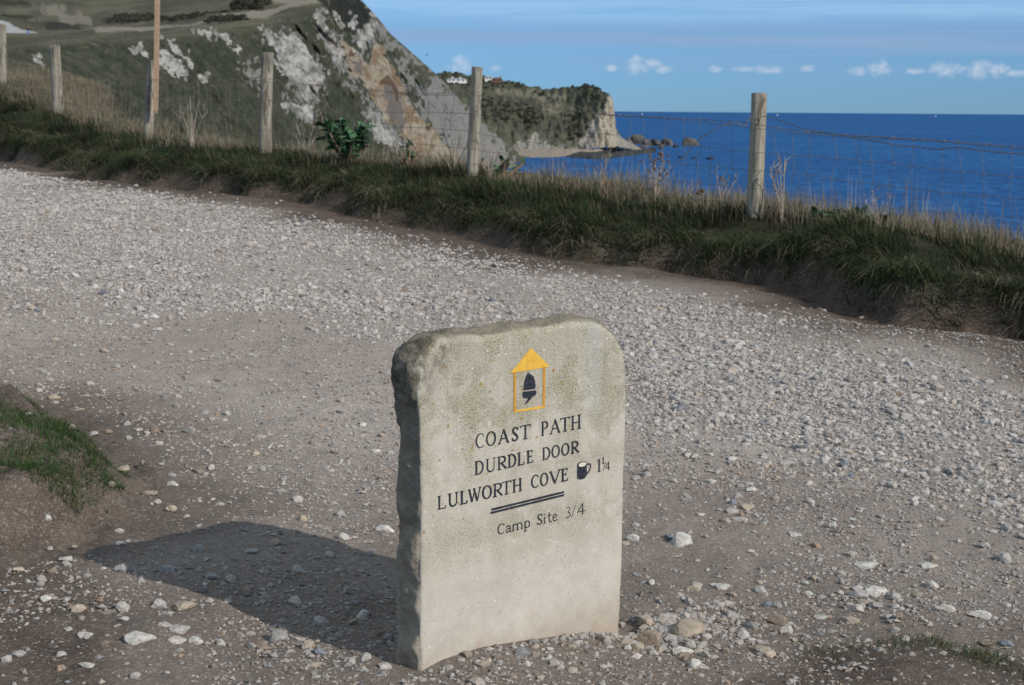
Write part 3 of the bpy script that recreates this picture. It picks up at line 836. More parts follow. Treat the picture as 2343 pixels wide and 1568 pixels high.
tag(o, 'dark weedy rock ledge along the edge of the beach', 'rock ledge')

# ------------------------------------------------------------------ leaf clump scatter (far shrubs)
def clump_mesh(name, centres, radii, nper, size, cols, seed):
    rg = np.random.default_rng(seed)
    n = len(centres) * nper
    c = np.repeat(centres, nper, 0); r = np.repeat(radii, nper)
    d = rg.normal(size=(n, 3)); d /= np.linalg.norm(d, axis=1)[:, None]; d[:, 2] = np.abs(d[:, 2]) * .9
    pos = c + d * (r * rg.uniform(.45, 1.05, n) ** .6)[:, None]
    a = rg.normal(size=(n, 3)); a /= np.linalg.norm(a, axis=1)[:, None]
    b_ = np.cross(a, rg.normal(size=(n, 3))); b_ /= np.linalg.norm(b_, axis=1)[:, None] + 1e-9
    s = (size * rg.uniform(.6, 1.4, n))[:, None]
    v = np.stack([pos + a * s, pos - a * s * .6 + b_ * s * .8, pos - a * s * .6 - b_ * s * .8], 1).reshape(-1, 3)
    k = rg.uniform(0, 1, (n, 1)) * .7 + .3 * np.repeat(rg.uniform(0, 1, (len(centres), 1)), nper, 0)
    col = np.asarray(cols[0]) * (1 - k) + np.asarray(cols[1]) * k
    return mesh_np(name, v, np.arange(n * 3).reshape(-1, 3), [M_LEAFC], dict(Col=np.repeat(col, 3, 0)))

def pick(px, py, pts, polys, n, seed):
    rg = np.random.default_rng(seed)
    mk = np.zeros(px.shape, bool)
    for q in polys: mk |= poly_sd(px, py, q) > 0
    idx = np.argwhere(mk)
    sel = idx[rg.integers(0, len(idx), n)]
    return pts[sel[:, 0], sel[:, 1]]
cs = pick(dpx, dpy, dp, DWOOD, 330, 5)
o = link('woodland', clump_mesh('woodland', cs, rng.uniform(.9, 2.2, len(cs)), 46, .6, ((.032, .038, .028), (.075, .078, .055)), 6))
tag(o, 'dark scrub and trees covering the far headland', 'woodland', kind='stuff')
cs = pick(hpx, hpy, hp, HEDGE, 330, 7)
o = link('hedge', clump_mesh('hedge', cs, rng.uniform(.4, 1.0, len(cs)), 40, .3, ((.032, .036, .027), (.08, .08, .058)), 8))
tag(o, 'long dark hedge running along the top of the chalk down', 'hedge')
cs = pick(hpx, hpy, hp, [c1_([(1800, 208), (1880, 160), (2150, 150), (2200, 180), (2000, 195)])], 45, 9)
o = link('gorse_thicket', clump_mesh('gorse_thicket', cs, rng.uniform(.5, 1.1, len(cs)), 60, .3, ((.028, .032, .023), (.07, .072, .05)), 10))
tag(o, 'dark gorse thicket below the hedge at the cliff edge', 'thicket')
cs = pick(hpx, hpy, hp, [c2([(-40, 60), (60, 20), (120, 5), (220, 20), (260, 45), (150, 75), (20, 90)])], 60, 12)
o = link('gorse_thicket', clump_mesh('gorse_thicket', cs, rng.uniform(1.5, 3.0, len(cs)), 60, .6, ((.022, .026, .018), (.06, .062, .04)), 11))
tag(o, 'rounded dark thicket on the skyline above the white chalk patch', 'thicket')

# ------------------------------------------------------------------ houses on the headland
M_WHITE = mat_simple('white_render', (.78, .78, .76), .8, .05, 1, .05, .02)
M_TILE = mat_simple('red_brown_tiles', (.13, .08, .065), .9, .3, .8, .3, .1)
M_SLATE = mat_simple('grey_roof', (.33, .33, .34), .8, .2, 1, .2, .05)
M_BRICK = mat_simple('red_brick', (.15, .095, .08), .9, .25, 1, .2, .05)
M_GLASS = mat_simple('dark_glass', (.03, .035, .045), .15, .2, 1, .0, .01, spec=.5)
def house(name, px, py, y, w, d, h, rh, wm, rm, lab, wins, chim, rz=0.0):
    p = P(px, py, y)
    t = empty(name, (p[0], p[1], p[2]), rz)
    mb = MB(); mb.box((0, 0, h / 2 - .5), (w, d, h + 1)); mb.build('wall', wm, t)
    mb = MB(); e = .4
    v = [(-w / 2 - e, -d / 2 - e, h), (w / 2 + e, -d / 2 - e, h), (w / 2 + e, d / 2 + e, h), (-w / 2 - e, d / 2 + e, h), (-w / 2 + d * .3, 0, h + rh), (w / 2 - d * .3, 0, h + rh)]
    mb.add(v, [(0, 1, 5, 4), (1, 2, 5), (2, 3, 4, 5), (3, 0, 4), (3, 2, 1, 0)]); rf = mb.build('roof', rm, t)
    for cx in chim:
        mb = MB(); mb.box((cx, 0, h + rh * .8), (1.1, 1.1, rh * 1.2 + 1.6)); mb.build('chimney', wm, rf)
    for (wx, wz, ww, wh) in wins:
        mb = MB(); mb.box((wx, -d / 2 - .05, wz), (ww, .12, wh)); mb.build('window', M_GLASS, t)
    tag(t, lab, 'house'); return t
house('white_house', 1045, 189, 1446, 18, 7, 2.7, 1.2, M_WHITE, M_SLATE, 'long low white house with chimneys left of the post on the skyline',
      [(-6.5, 1.9, 1.5, 1.3), (-3, 1.9, 1.5, 1.3), (1.5, 1.9, 1.5, 1.3), (6, 1.9, 1.5, 1.3)], (-4.0, 3.2))
house('white_house', 1117, 185, 1478, 6.5, 6, 3.0, 1.3, M_WHITE, M_SLATE, 'small white gabled house just right of the post on the skyline', [(-1.2, 2.2, 1.2, 1.3), (1.6, 2.2, 1.2, 1.3)], ())
house('brick_house', 1137, 188, 1474, 10, 7, 2.2, 2.0, M_BRICK, M_TILE, 'red brown tiled house in the trees beside the small white house', [(-2.5, 2, 1.5, 1.3), (2.2, 2, 1.5, 1.3)], (3.2,))

# ------------------------------------------------------------------ sailing boats and bird
M_SAIL = mat_simple('white_sail', (.8, .8, .8), .7, .03, 1, 0, .01)
for px, lab in ((1469, 'tiny white sailing boat on the horizon nearest the headland'), (1778, 'tiny white sailing boat on the horizon just right of the big post'),
                (2140, 'tiny white sailing boat on the horizon near the right edge')):
    hy = 252.6 + (px - 1171) * math.tan(ROLL)
    p = sea_at(px, hy + 8)
    t = empty('sailing_boat', p, .4)
    mb = MB(); mb.add([(-6, 0, 1.4), (-4.5, -1.6, 1.2), (3, -1.8, 1.2), (7, 0, 1.6), (3, 1.8, 1.2), (-4.5, 1.6, 1.2), (-5, 0, -.5), (5.5, 0, -.5)],
                      [(0, 1, 2, 3, 4, 5), (0, 6, 1), (1, 6, 7, 2), (2, 7, 3), (3, 7, 4), (4, 7, 6, 5), (5, 6, 0)]); mb.build('hull', M_SAIL, t)
    mb = MB(); mb.tube([(0.8, 0, 1), (.8, 0, 16)], .12, 6); mb.build('mast', M_SLATE, t)
    mb = MB(); mb.add([(.6, 0, 2.6), (-5.5, .8, 2.6), (.6, 0, 15.5), (.6, .08, 2.6), (-5.5, .88, 2.6), (.6, .08, 15.5)], [(0, 1, 2), (3, 5, 4), (0, 3, 4, 1), (1, 4, 5, 2), (2, 5, 3, 0)]); mb.build('mainsail', M_SAIL, t)
    mb = MB(); mb.add([(1, 0, 14), (6.6, 0, 2.2), (1.6, .8, 2.4), (1, .08, 14), (6.6, .08, 2.2), (1.6, .88, 2.4)], [(0, 1, 2), (3, 5, 4), (0, 3, 4, 1), (1, 4, 5, 2), (2, 5, 3, 0)]); mb.build('jib', M_SAIL, t)
    tag(t, lab, 'boat', 'sailing boats on the horizon')
M_BIRD = mat_simple('bird_plumage', (.08, .08, .085), .9, .3, 5, 0, .01)
p = P(976, 127, 330)
t = empty('bird', p, .5)
mb = MB(); mb.tube([(-.28, 0, 0), (-.12, 0, .01), (.05, 0, .02), (.2, 0, .02), (.29, 0, .01)], [.012, .06, .075, .045, .012], 8); mb.build('body', M_BIRD, t, True)
for sgn in (-1, 1):
    mb = MB(); q = [(.06, .05, .04), (.1, .32, .2), (-.02, .62, .42), (-.1, .3, .18), (-.1, .05, .03)]
    mb.add([(x, y * sgn, z) for x, y, z in q] + [(x, y * sgn, z + .012) for x, y, z in q], [(0, 1, 2, 3, 4), (9, 8, 7, 6, 5), (0, 5, 6, 1), (1, 6, 7, 2), (2, 7, 8, 3), (3, 8, 9, 4), (4, 9, 5, 0)])
    mb.build('wing', M_BIRD, t)
tag(t, 'small dark bird flying in front of the cliff skyline', 'bird')

# ------------------------------------------------------------------ walker on the hill
def skin_mesh(name, verts, edges, radii, mat, parent, sub=2):
    me = bpy.data.meshes.new(name); me.from_pydata(verts, edges, []); me.update()
    o = link(name, me, parent, mat)
    md = o.modifiers.new('skin', 'SKIN'); md.use_smooth_shade = True
    for i, r in enumerate(radii):
        sv = me.skin_vertices[0].data[i]
        sv.radius = (r, r) if not isinstance(r, tuple) else r
        sv.use_root = (i == 0)
    s = o.modifiers.new('sub', 'SUBSURF'); s.levels = s.render_levels = sub
    return o
i_r = 12 + 40 + 60
ci = int(np.argmin(np.abs(hx - 65)))
wp = hp[i_r, ci]
t = empty('person', wp, .3)
M_SKIN = mat_simple('skin', (.45, .28, .2), .6, .08, 20, 0, .01)
M_JACKET = mat_simple('black_jacket', (.012, .013, .018), .9, .2, 20, .1, .01)
M_JEANS = mat_simple('blue_jeans', (.12, .2, .38), .9, .2, 20, .1, .01)
M_HAIR = mat_simple('dark_hair', (.03, .02, .015), .8, .2, 30, .1, .01)
skin_mesh('body', [(0, 0, .92), (0, 0, 1.15), (0, 0, 1.38), (0, 0, 1.47), (0, -.01, 1.55), (0, -.015, 1.64), (0, -.01, 1.71), (-.1, 0, .86), (-.1, -.02, .48), (-.1, 0, .08), (-.1, -.13, .03),
                   (.1, 0, .86), (.11, -.06, .48), (.11, .05, .09), (.11, -.08, .03), (-.2, 0, 1.38), (-.25, .02, 1.1), (-.24, -.08, .86), (-.24, -.12, .78), (.2, 0, 1.38), (.25, .02, 1.1), (.24, -.08, .86), (.24, -.12, .78)],
          [(0, 1), (1, 2), (2, 3), (3, 4), (4, 5), (5, 6), (0, 7), (7, 8), (8, 9), (9, 10), (0, 11), (11, 12), (12, 13), (13, 14), (2, 15), (15, 16), (16, 17), (17, 18), (2, 19), (19, 20), (20, 21), (21, 22)],
          [.14, .13, .13, .06, .09, .1, .07, .085, .06, .045, .04, .085, .06, .045, .04, .06, .045, .035, .03, .06, .045, .035, .03], M_SKIN, t, 1)
skin_mesh('jacket', [(0, 0, .95), (0, 0, 1.15), (0, 0, 1.38), (0, 0, 1.47), (-.21, 0, 1.37), (-.26, .02, 1.1), (-.245, -.08, .88), (.21, 0, 1.37), (.26, .02, 1.1), (.245, -.08, .88)],
          [(0, 1), (1, 2), (2, 3), (2, 4), (4, 5), (5, 6), (2, 7), (7, 8), (8, 9)], [.185, .17, .165, .085, .085, .07, .06, .085, .07, .06], M_JACKET, t, 1)
skin_mesh('trousers', [(0, 0, .93), (-.1, 0, .85), (-.1, -.02, .48), (-.1, 0, .1), (.1, 0, .85), (.11, -.06, .48), (.11, .05, .1)],
          [(0, 1), (1, 2), (2, 3), (0, 4), (4, 5), (5, 6)], [.155, .105, .08, .065, .105, .08, .065], M_JEANS, t, 1)
skin_mesh('hair', [(0, .02, 1.6), (0, .015, 1.68), (0, 0, 1.735)], [(0, 1), (1, 2)], [.085, .105, .075], M_HAIR, t, 1)
tag(t, 'person in dark jacket and blue jeans standing at the pale track', 'person')

# ================================================================== FENCE
m, nt, b = material('weathered_post')
co = nt.new('ShaderNodeTexCoord').outputs['Object']
g1 = nt.noise(nt.mapping(co, (28, 28, 1.6)), 1, 5, .65, .5)
g2 = nt.noise(nt.mapping(co, (70, 70, 3)), 1, 3, .6)
g3 = nt.noise(co, 5, 4, .6)
oi = nt.new('ShaderNodeObjectInfo').outputs['Random']
c = nt.mix(nt.step(g1, .32, .68), (.165, .145, .112), (.37, .335, .27))
c = nt.mix(nt.math('MULTIPLY', nt.step(g3, .5, .7), .5), c, (.27, .27, .19))
c = nt.mix(nt.math('MULTIPLY', nt.step(g2, .62, .72), .8), c, (.07, .055, .04))
g4 = nt.noise(nt.mapping(co, (12, 12, 3.2)), 1, 5, .7, .8)
c = nt.mix(nt.math('MULTIPLY', nt.step(g4, .52, .62), .75), c, (.075, .057, .042))
sz_ = nt.new('ShaderNodeSeparateXYZ'); nt.put(sz_.inputs[0], co)
c = nt.mix(nt.math('MULTIPLY', nt.step(nt.math('ADD', sz_.outputs[2], nt.math('MULTIPLY', g1, .12)), .98, 1.08), .5), c, (.11, .10, .085))
c = nt.mix(1.0, c, nt.ramp(oi, [(0, .82), (1, 1.12)]), 'MULTIPLY')
nt.put(b.inputs['Base Color'], c)
bump(nt, b, nt.math('ADD', g1, nt.math('MULTIPLY', g2, -.6)), .8, .008)
M_POST = m
M_BATTEN = mat_simple('fresh_batten', (.40, .27, .18), .75, .15, 25, .2, .002)
POST_LAB = ['thick weathered post at right against the sea, wire looped round its neck', 'slim weathered post in front of the headland',
            'stout weathered post in front of the white chalk patch', 'darker post carrying the tall light brown batten',
            'leaning post among the dry grass, second from the left edge', 'post cut by the left edge of the picture']
POSTS = []
for i, ((bpx, tpx, y, rad), lab) in enumerate(zip(POST_PX, POST_LAB)):
    base = P(bpx[0], bpx[1], y); top = P(tpx[0], tpx[1], y)
    ax = top - base; L = np.linalg.norm(ax); ax /= L
    s0 = base - ax * .35
    ns, nr = 18, 22
    rows = []
    th = np.arange(ns) * 2 * math.pi / ns
    for k in range(nr):
        t = k / (nr - 1); h = t * (L + .35) - .35
        rd = rad * (1.06 - .10 * t) * (1 + .09 * fbm(np.cos(th) * 1.1 + i * 7, np.sin(th) * 1.1, h * 2.2, oct=3, seed=160 + i))
        bend = .02 * math.sin(h * 2.6 + i)
        rows.append(np.stack([np.cos(th) * rd + bend, np.sin(th) * rd, np.full(ns, h)], 1))
    v = np.concatenate(rows); f = [(k * ns + j, k * ns + (j + 1) % ns, (k + 1) * ns + (j + 1) % ns, (k + 1) * ns + j) for k in range(nr - 1) for j in range(ns)]
    rim_ = rows[-1] * np.array([.9, .9, 1]) + np.array([0, 0, .006]); nv_ = len(v)
    v = np.concatenate([v, rim_, [[0, 0, rows[-1][0][2] + .008]]])
    f += [((nr - 1) * ns + j, (nr - 1) * ns + (j + 1) % ns, nv_ + (j + 1) % ns, nv_ + j) for j in range(ns)]
    f += [(nv_ + j, nv_ + (j + 1) % ns, nv_ + ns) for j in range(ns)]
    me = bpy.data.meshes.new('fence_post'); me.from_pydata(v.tolist(), [], f)
    me.polygons.foreach_set('use_smooth', [len(p) == 4 for p in f]); me.update()
    o = link('fence_post', me, None, M_POST)
    o.rotation_euler = Vector(ax).to_track_quat('Z', 'Y').to_euler(); o.location = base
    tag(o, lab, 'fence post', 'round wooden posts of the wire fence')
    POSTS.append((base, ax, L, rad))

# tall batten nailed to the fourth post
b0 = P(356, 262, 18.62); b1 = P(360, 0, 18.62); up = (b1 - b0) / np.linalg.norm(b1 - b0)
w, d = .028, .018
sx = np.array([1, 0, 0.]); sy = np.array([0, 1, 0.])
b2 = b0 + up * 2.05
v = [b0 + sx * w * .6 - sy * d, b0 + sx * w * .6 + sy * d]
for q in (b0 + up * .07, b2):
    v += [q - sx * w - sy * d, q + sx * w - sy * d, q + sx * w + sy * d, q - sx * w + sy * d]
mb = MB(); mb.add(v, [(0, 3, 2), (0, 1, 4, 3), (1, 5, 4), (1, 0, 2, 5), (2, 3, 7, 6), (3, 4, 8, 7), (4, 5, 9, 8), (5, 2, 6, 9), (6, 7, 8, 9)])
o = mb.build('wooden_batten', M_BATTEN)
tag(o, 'tall light brown square batten fixed to a fence post, rising out of the picture', 'batten')

# wire netting
HTS = [.12, .265, .415, .565, .745]
NODES = [(pR, np.array([0, 0, 1.]), 1.0, .06)] + POSTS + [(pL, np.array([0, 0, 1.]), 1.0, .06)]
def wire_pt(k, t, h, sag=.018):
    """between node k and k+1, fraction t, at height fraction h"""
    a, axa, La, ra = NODES[k]; c_, axc, Lc, rc = NODES[k + 1]
    e = (c_ - a)[:2]; e = e / np.linalg.norm(e); nrm = np.array([-e[1], e[0], 0.])
    pa = a + axa * La * h + nrm * (ra + .004); pc = c_ + axc * Lc * h + nrm * (rc + .004)
    p = pa * (1 - t) + pc * t
    p[2] -= sag * 4 * t * (1 - t) * (1 + h) + .012 * math.sin(t * 9 + k * 3 + h * 8)
    return p
net = empty('wire_netting', NODES[0][0])
off = np.array(NODES[0][0])
for hi, h in enumerate(HTS):
    pts = []
    for k in range(len(NODES) - 1):
        for t in np.linspace(0, 1, 15)[:-1]: pts.append(wire_pt(k, t, h) - off)
    mb = MB(); mb.tube(pts, .0019 if hi < 4 else .0023, 5); mb.build('line_wire', M_WIRE, net)
mbb = MB(); pts = []
for k in range(len(NODES) - 1):
    for t in np.linspace(0, 1, 15)[:-1]: pts.append(wire_pt(k, t, .775, .03) - off)
pts = np.array(pts); mbb.tube(pts, .0021, 5)
acc = 0
for a, c_ in zip(pts[:-1], pts[1:]):
    for q in np.arange(0, 1, .075 / max(np.linalg.norm(c_ - a), 1e-6)):
        p = a + (c_ - a) * q
        if p[1] + off[1] > 20: continue
        dv_ = rng.normal(size=3); dv_ /= np.linalg.norm(dv_)
        mbb.tube([p - dv_ * .013, p, p + dv_ * .013], [.001, .005, .001], 4)
mbb.build('barbed_strand', M_RUST, net)
for k in range(len(NODES) - 1):
    L = np.linalg.norm(NODES[k + 1][0] - NODES[k][0]); n = int(L / .175)
    for j in range(1, n):
        t0 = j / n; pts = []
        tt = t0 + .25 * random.uniform(-1, 1) / n
        for hi, h in enumerate(HTS):
            pts.append(wire_pt(k, min(max(tt + .22 * random.uniform(-1, 1) / n + .05 * (hi - 2) / n, .003), .997), h) - off + np.array([0, 0, 0]))
        mb = MB(); mb.tube(pts, .0016, 4)
        for p in pts: mb.tube([p - np.array([.007, 0, .003]), p, p + np.array([.007, 0, .003])], [.0015, .0045, .0015], 4)
        mb.build('stay_wire', M_WIRE, net)
tag(net, 'rusty square mesh wire netting with a barbed top strand strung along the posts', 'wire fence')
# loose strand looped round the right hand post
p5 = POSTS[0]
seq = [(1440, 470, 12.2), (1500, 425, 12.0), (1560, 365, 11.9), (1600, 315, 11.8), (1650, 288, 11.75), (1683, 278, 11.72), (1692, 286, 11.72), (1702, 291, 11.7), (1708, 283, 11.7), (1711, 270, 11.70), (1722, 267, 11.70),
       (1738, 266, 11.70), (1754, 267, 11.7), (1790, 277, 11.5), (1850, 301, 11.2), (1920, 307, 10.9), (1950, 318, 10.7), (2000, 322, 10.5), (2060, 336, 10.3), (2100, 335, 10.2), (2150, 345, 10.0), (2185, 335, 9.9), (2240, 345, 9.7), (2342, 354, 9.4), (2460, 352, 9.1)]
cp = np.array([P(*q) for q in seq]); tt = np.linspace(0, len(cp) - 1, 90)
cpi = np.stack([np.interp(tt, np.arange(len(cp)), cp[:, j]) for j in range(3)], 1)
for _ in range(3): cpi[1:-1] = (cpi[:-2] + 2 * cpi[1:-1] + cpi[2:]) / 4
mb = MB(); mb.tube(cpi, .0036, 5)
o = mb.build('loose_wire', M_WIRE)
tag(o, 'loose bent wire looped round the right hand post and trailing along the netting', 'wire')

# ================================================================== GRASS
def blades(name, root, length, width, lean_dir, lean, col_base, col_tip, seed=0, seg=3, droop=None):
    """tapered curved grass blades as one mesh"""
    rg = np.random.default_rng(seed)
    n = len(root)
    ang = rg.uniform(0, 2 * math.pi, n)
    side = np.stack([np.cos(ang), np.sin(ang), np.zeros(n)], 1)
    ld = np.stack([np.cos(lean_dir), np.sin(lean_dir), np.zeros(n)], 1)
    V, C = [], []
    for k in range(seg + 1):
        t = k / seg
        horiz = lean * t ** 1.7
        vert = t - (.35 * lean if droop is None else droop) * t ** 2.4
        p = root + ld * (length * horiz)[:, None] + np.array([0, 0, 1.])[None] * (length * vert)[:, None]
        col = col_base * (1 - t) + col_tip * t
        if k < seg:
            w = (width * (1 - t * .75) * .5)[:, None]
            V += [p - side * w, p + side * w]; C += [col, col]
        else:
            V.append(p); C.append(col)
    nv = len(V)
    V = np.stack(V, 1).reshape(-1, 3); C = np.stack(C, 1).reshape(-1, 3)
    o = np.arange(n)[:, None] * nv
    F = []
    for k in range(seg - 1):
        a = 2 * k
        F += [np.concatenate([o + a, o + a + 1, o + a + 3], 1), np.concatenate([o + a, o + a + 3, o + a + 2], 1)]
    a = 2 * (seg - 1)
    F.append(np.concatenate([o + a, o + a + 1, o + a + 2], 1))
    return mesh_np(name, V, np.concatenate(F, 0), [M_GRASS], dict(Col=C))

GREEN = np.array([.027, .050, .018]); OLIVE = np.array([.064, .066, .031]); STRAW = np.array([.34, .285, .20]); BROWN_ = np.array([.15, .105, .06]); LUSH = np.array([.045, .105, .022])
def mixcol(n, cols, weights, rg, jit=.22):
    k = rg.choice(len(cols), n, p=np.array(weights) / sum(weights))
    return np.array(cols)[k] * rg.uniform(1 - jit, 1 + jit, (n, 1))
def st_to_xy(s, t):
    x = np.interp(s, FS, FN[:, 0]); y = np.interp(s, FS, FN[:, 1])
    ds = .05
    ex = np.interp(s + ds, FS, FN[:, 0]) - np.interp(s - ds, FS, FN[:, 0]); ey = np.interp(s + ds, FS, FN[:, 1]) - np.interp(s - ds, FS, FN[:, 1])
    L = np.hypot(ex, ey); ex, ey = ex / L, ey / L
    return x - ey * t, y + ex * t, -ey, ex
S_LO, S_HI = FS[1] + 1.0, FS[9] + 1.5

def s_sample(n, rg):
    """denser on the near, right-hand stretch"""
    u = rg.uniform(0, 1, n)
    return S_LO + (S_HI - S_LO) * u ** 1.12

# short green turf over the bank top and hanging over its lip
rg = np.random.default_rng(401)
n = 92000
s = s_sample(n, rg); t = 1.02 - rg.beta(1.1, 2.2, n) * 1.6
n1 = fbm(s * .9, 0, seed=3, oct=3); n2 = fbm(s * 3.1, 4, seed=9, oct=3)
lipt = 1.0 + .22 * n1 + .10 * n2
t = np.minimum(t * lipt, lipt + .02)
x, y, nx, ny = st_to_xy(s, t)
z = gz(x, y)
tuft = fbm(x * 3.2, y * 3.2, seed=411, oct=3)
keep = tuft > rg.uniform(-1.5, .15, n)
x, y, z, t, nx, ny, s, tuft, lipt = (a[keep] for a in (x, y, z, t, nx, ny, s, tuft, lipt)); n = len(x)
lip = sstep(t, lipt - .45, lipt)
L = rg.uniform(.05, .13, n) * (1 + .6 * lip) * (1 + .75 * np.clip(tuft, -1, 1))
ang = np.arctan2(ny, nx) + rg.normal(0, .9, n)
lean = np.clip(.35 + .75 * lip + rg.normal(0, .22, n), .05, 1.4)
dk = np.clip(.72 + .55 * fbm(x * 2.4, y * 2.4, seed=415, oct=3), .3, 1.25)[:, None]
cb = dk * mixcol(n, [GREEN, OLIVE, BROWN_], [.6, .3, .1], rg)
ct = dk * mixcol(n, [GREEN * 1.4, OLIVE * 1.35, STRAW * .75], [.52, .36, .12], rg)
o = link('turf', blades('turf', np.stack([x, y, z - .01], 1), L, rg.uniform(.005, .010, n), ang, lean, cb, ct, 1, droop=.15 + .85 * lip * rg.uniform(.6, 1.3, n)))
tag(o, 'dark green turf hanging over the earth bank beside the path', 'grass', kind='stuff')

# tufts spilling down the earth face
rg = np.random.default_rng(421)
nt_ = 400
s0 = s_sample(nt_, rg); n1 = fbm(s0 * .9, 0, seed=3, oct=3); n2 = fbm(s0 * 3.1, 4, seed=9, oct=3)
l0 = 1.0 + .22 * n1 + .10 * n2
t0 = l0 - rg.uniform(-.06, .25, nt_)
per = 46
s = np.repeat(s0, per) + rg.normal(0, .055, nt_ * per); t = np.repeat(t0, per) + rg.normal(0, .05, nt_ * per)
x, y, nx, ny = st_to_xy(s, t); z = gz(x, y); n = len(x)
ang = np.arctan2(ny, nx) + rg.normal(0, .8, n)
kind = np.repeat(rg.uniform(0, 1, nt_), per)
cb = mixcol(n, [GREEN, OLIVE], [.6, .4], rg); ct = np.where((kind > .62)[:, None], mixcol(n, [STRAW, BROWN_], [.6, .4], rg), mixcol(n, [GREEN * 1.3, OLIVE * 1.3], [.6, .4], rg))
o = link('grass_tufts', blades('grass_tufts', np.stack([x, y, z - .01], 1), rg.uniform(.10, .24, n), rg.uniform(.005, .009, n), ang, rg.uniform(.5, 1.2, n), cb, ct, 2, droop=rg.uniform(.3, 1.25, n), seg=4))
tag(o, 'long grass tufts drooping over the bare earth face', 'grass', kind='stuff')

# straw coloured standing grass along the fence
rg = np.random.default_rng(431)
n = 62000
s = s_sample(n, rg); t = rg.normal(-.34, .30, n); t = np.where((t > .12) & (rg.uniform(0, 1, n) < .8), -t, t)
x, y, nx, ny = st_to_xy(s, t)
cl = fbm(x * 1.5, y * 1.5, seed=433, oct=3)
dens = np.interp(s, [FS[2], FS[3] - 1.6, FS[3], FS[4], FS[5], FS[6], FS[7], FS[8], FS[9]], [.75, .8, 1, 1, .55, .6, .7, .9, 1])
keep = (cl + .35 > rg.uniform(-.9, .7, n)) & (rg.uniform(0, 1, n) < dens)
x, y, s, t, cl, nx, ny = (a[keep] for a in (x, y, s, t, cl, nx, ny)); n = len(x)
z = gz(x, y)
L = rg.uniform(.06, .19, n) * (1 + .5 * np.clip(cl, -1, 1)) * np.interp(t, [-1, 0, .6], [1.15, 1.0, .6]) * np.interp(s, [FS[5] - .5, FS[5] + .5], [1, .8])
ang = rg.uniform(0, 2 * math.pi, n); lean = np.abs(rg.normal(.3, .25, n))
gf = (rg.uniform(0, 1, n) < np.interp(t, [-1, 0, .5], [.10, .25, .6]))[:, None]
cb = np.where(gf, mixcol(n, [GREEN, OLIVE], [.5, .5], rg), mixcol(n, [BROWN_, STRAW * .8, OLIVE], [.4, .4, .2], rg))
ct = np.where(gf, mixcol(n, [GREEN * 1.3, OLIVE * 1.3], [.5, .5], rg), mixcol(n, [STRAW, STRAW * 1.25, STRAW * .75], [.5, .25, .25], rg))
o = link('dry_grass', blades('dry_grass', np.stack([x, y, z - .01], 1), L, rg.uniform(.004, .007, n), ang, lean, cb, ct, 3))
tag(o, 'dry straw coloured grass standing along the fence line', 'grass', kind='stuff')
# tall thin seed stalks
rg = np.random.default_rng(441)
n = 1500
s = s_sample(n, rg); t = rg.normal(-.35, .35, n)
cl = np.clip(np.exp(-((s - FS[3] + .7) / .8) ** 2) + .6 * np.exp(-((s - FS[4] + 1.4) / .8) ** 2) + .5 * np.exp(-((s - FS[6] + .7) / 1.0) ** 2) + .22, 0, 1)
k = rg.uniform(0, 1, n) < cl; s, t = s[k], t[k]; n = len(s)
x, y, nx, ny = st_to_xy(s, t); z = gz(x, y)
cs_ = mixcol(n, [STRAW * .8, BROWN_ * 1.2, STRAW * 1.1], [.4, .3, .3], rg)
o = link('seed_stalks', blades('seed_stalks', np.stack([x, y, z - .01], 1), rg.uniform(.22, .5, n), rg.uniform(.004, .006, n), rg.uniform(0, 6.28, n), np.abs(rg.normal(.12, .1, n)), cs_, cs_, 4, seg=4))
tag(o, 'thin tall dead stalks standing in the dry grass', 'grass', kind='stuff')
# fluffy pale grass on the knoll
rg = np.random.default_rng(451)
n = 30000
x = rg.normal(-8.4, 1.5, n); y = rg.normal(26.0, 2.0, n)
S2, T2 = fence_st(x, y); q_ = to_px(np.stack([x, y, gz(x, y)], -1)); k = (T2 < .25) & (q_[:, 0] < 262 + 20 * fbm(x * 2, y * 2, seed=453)) & (q_[:, 1] < 330); x, y = x[k], y[k]; n = len(x); z = gz(x, y)
cb = mixcol(n, [BROWN_, OLIVE, STRAW * .6], [.4, .35, .25], rg); ct = mixcol(n, [STRAW * .85, STRAW * 1.05, STRAW * .6, OLIVE * 1.4], [.45, .2, .2, .15], rg)
o = link('knoll_grass', blades('knoll_grass', np.stack([x, y, z - .01], 1), rg.uniform(.06, .18, n), rg.uniform(.006, .010, n), rg.normal(3.4, 1.0, n), np.abs(rg.normal(.4, .2, n)), cb, ct, 5))
tag(o, 'pale dead grass covering the knoll behind the left posts', 'grass', kind='stuff')
# bright turf on the near mound at left
rg = np.random.default_rng(461)
n = 82000
x = rg.uniform(-2.5, -1.1, n); y = rg.uniform(4.1, 6.2, n)
d1 = poly_sd(x + .05 * fbm(x * 3, y * 3, seed=31, oct=3), y + .05 * fbm(x * 3, y * 3, seed=37, oct=3), MOUND)
pat = fbm(x * 2.2, y * 2.2, seed=463, oct=3)
d1 = d1 + .05 * fbm(x * 14, y * 14, seed=467, oct=3)
rimd = np.exp(-((d1 - .13) / .16) ** 2)
k = (rg.uniform(0, 1, n) < np.clip(rimd * 1.0 * (.75 + .6 * pat) + .28 * (pat > .25) * (d1 > 0), 0, 1)) & (d1 > -.02) & (y > 4.45 + .1 * pat) & ~((y > 5.35 + .1 * pat) & (d1 > .10)) & ~((y > 4.95) & (y < 5.1) & (d1 > .3 + .1 * pat))
x, y, d1 = x[k], y[k], d1[k]; n = len(x); z = gz(x, y)
edge = sstep(d1, .22, .0)
ang = np.where(rg.uniform(0, 1, n) < .75, rg.normal(-.7, .6, n), rg.uniform(0, 6.28, n))
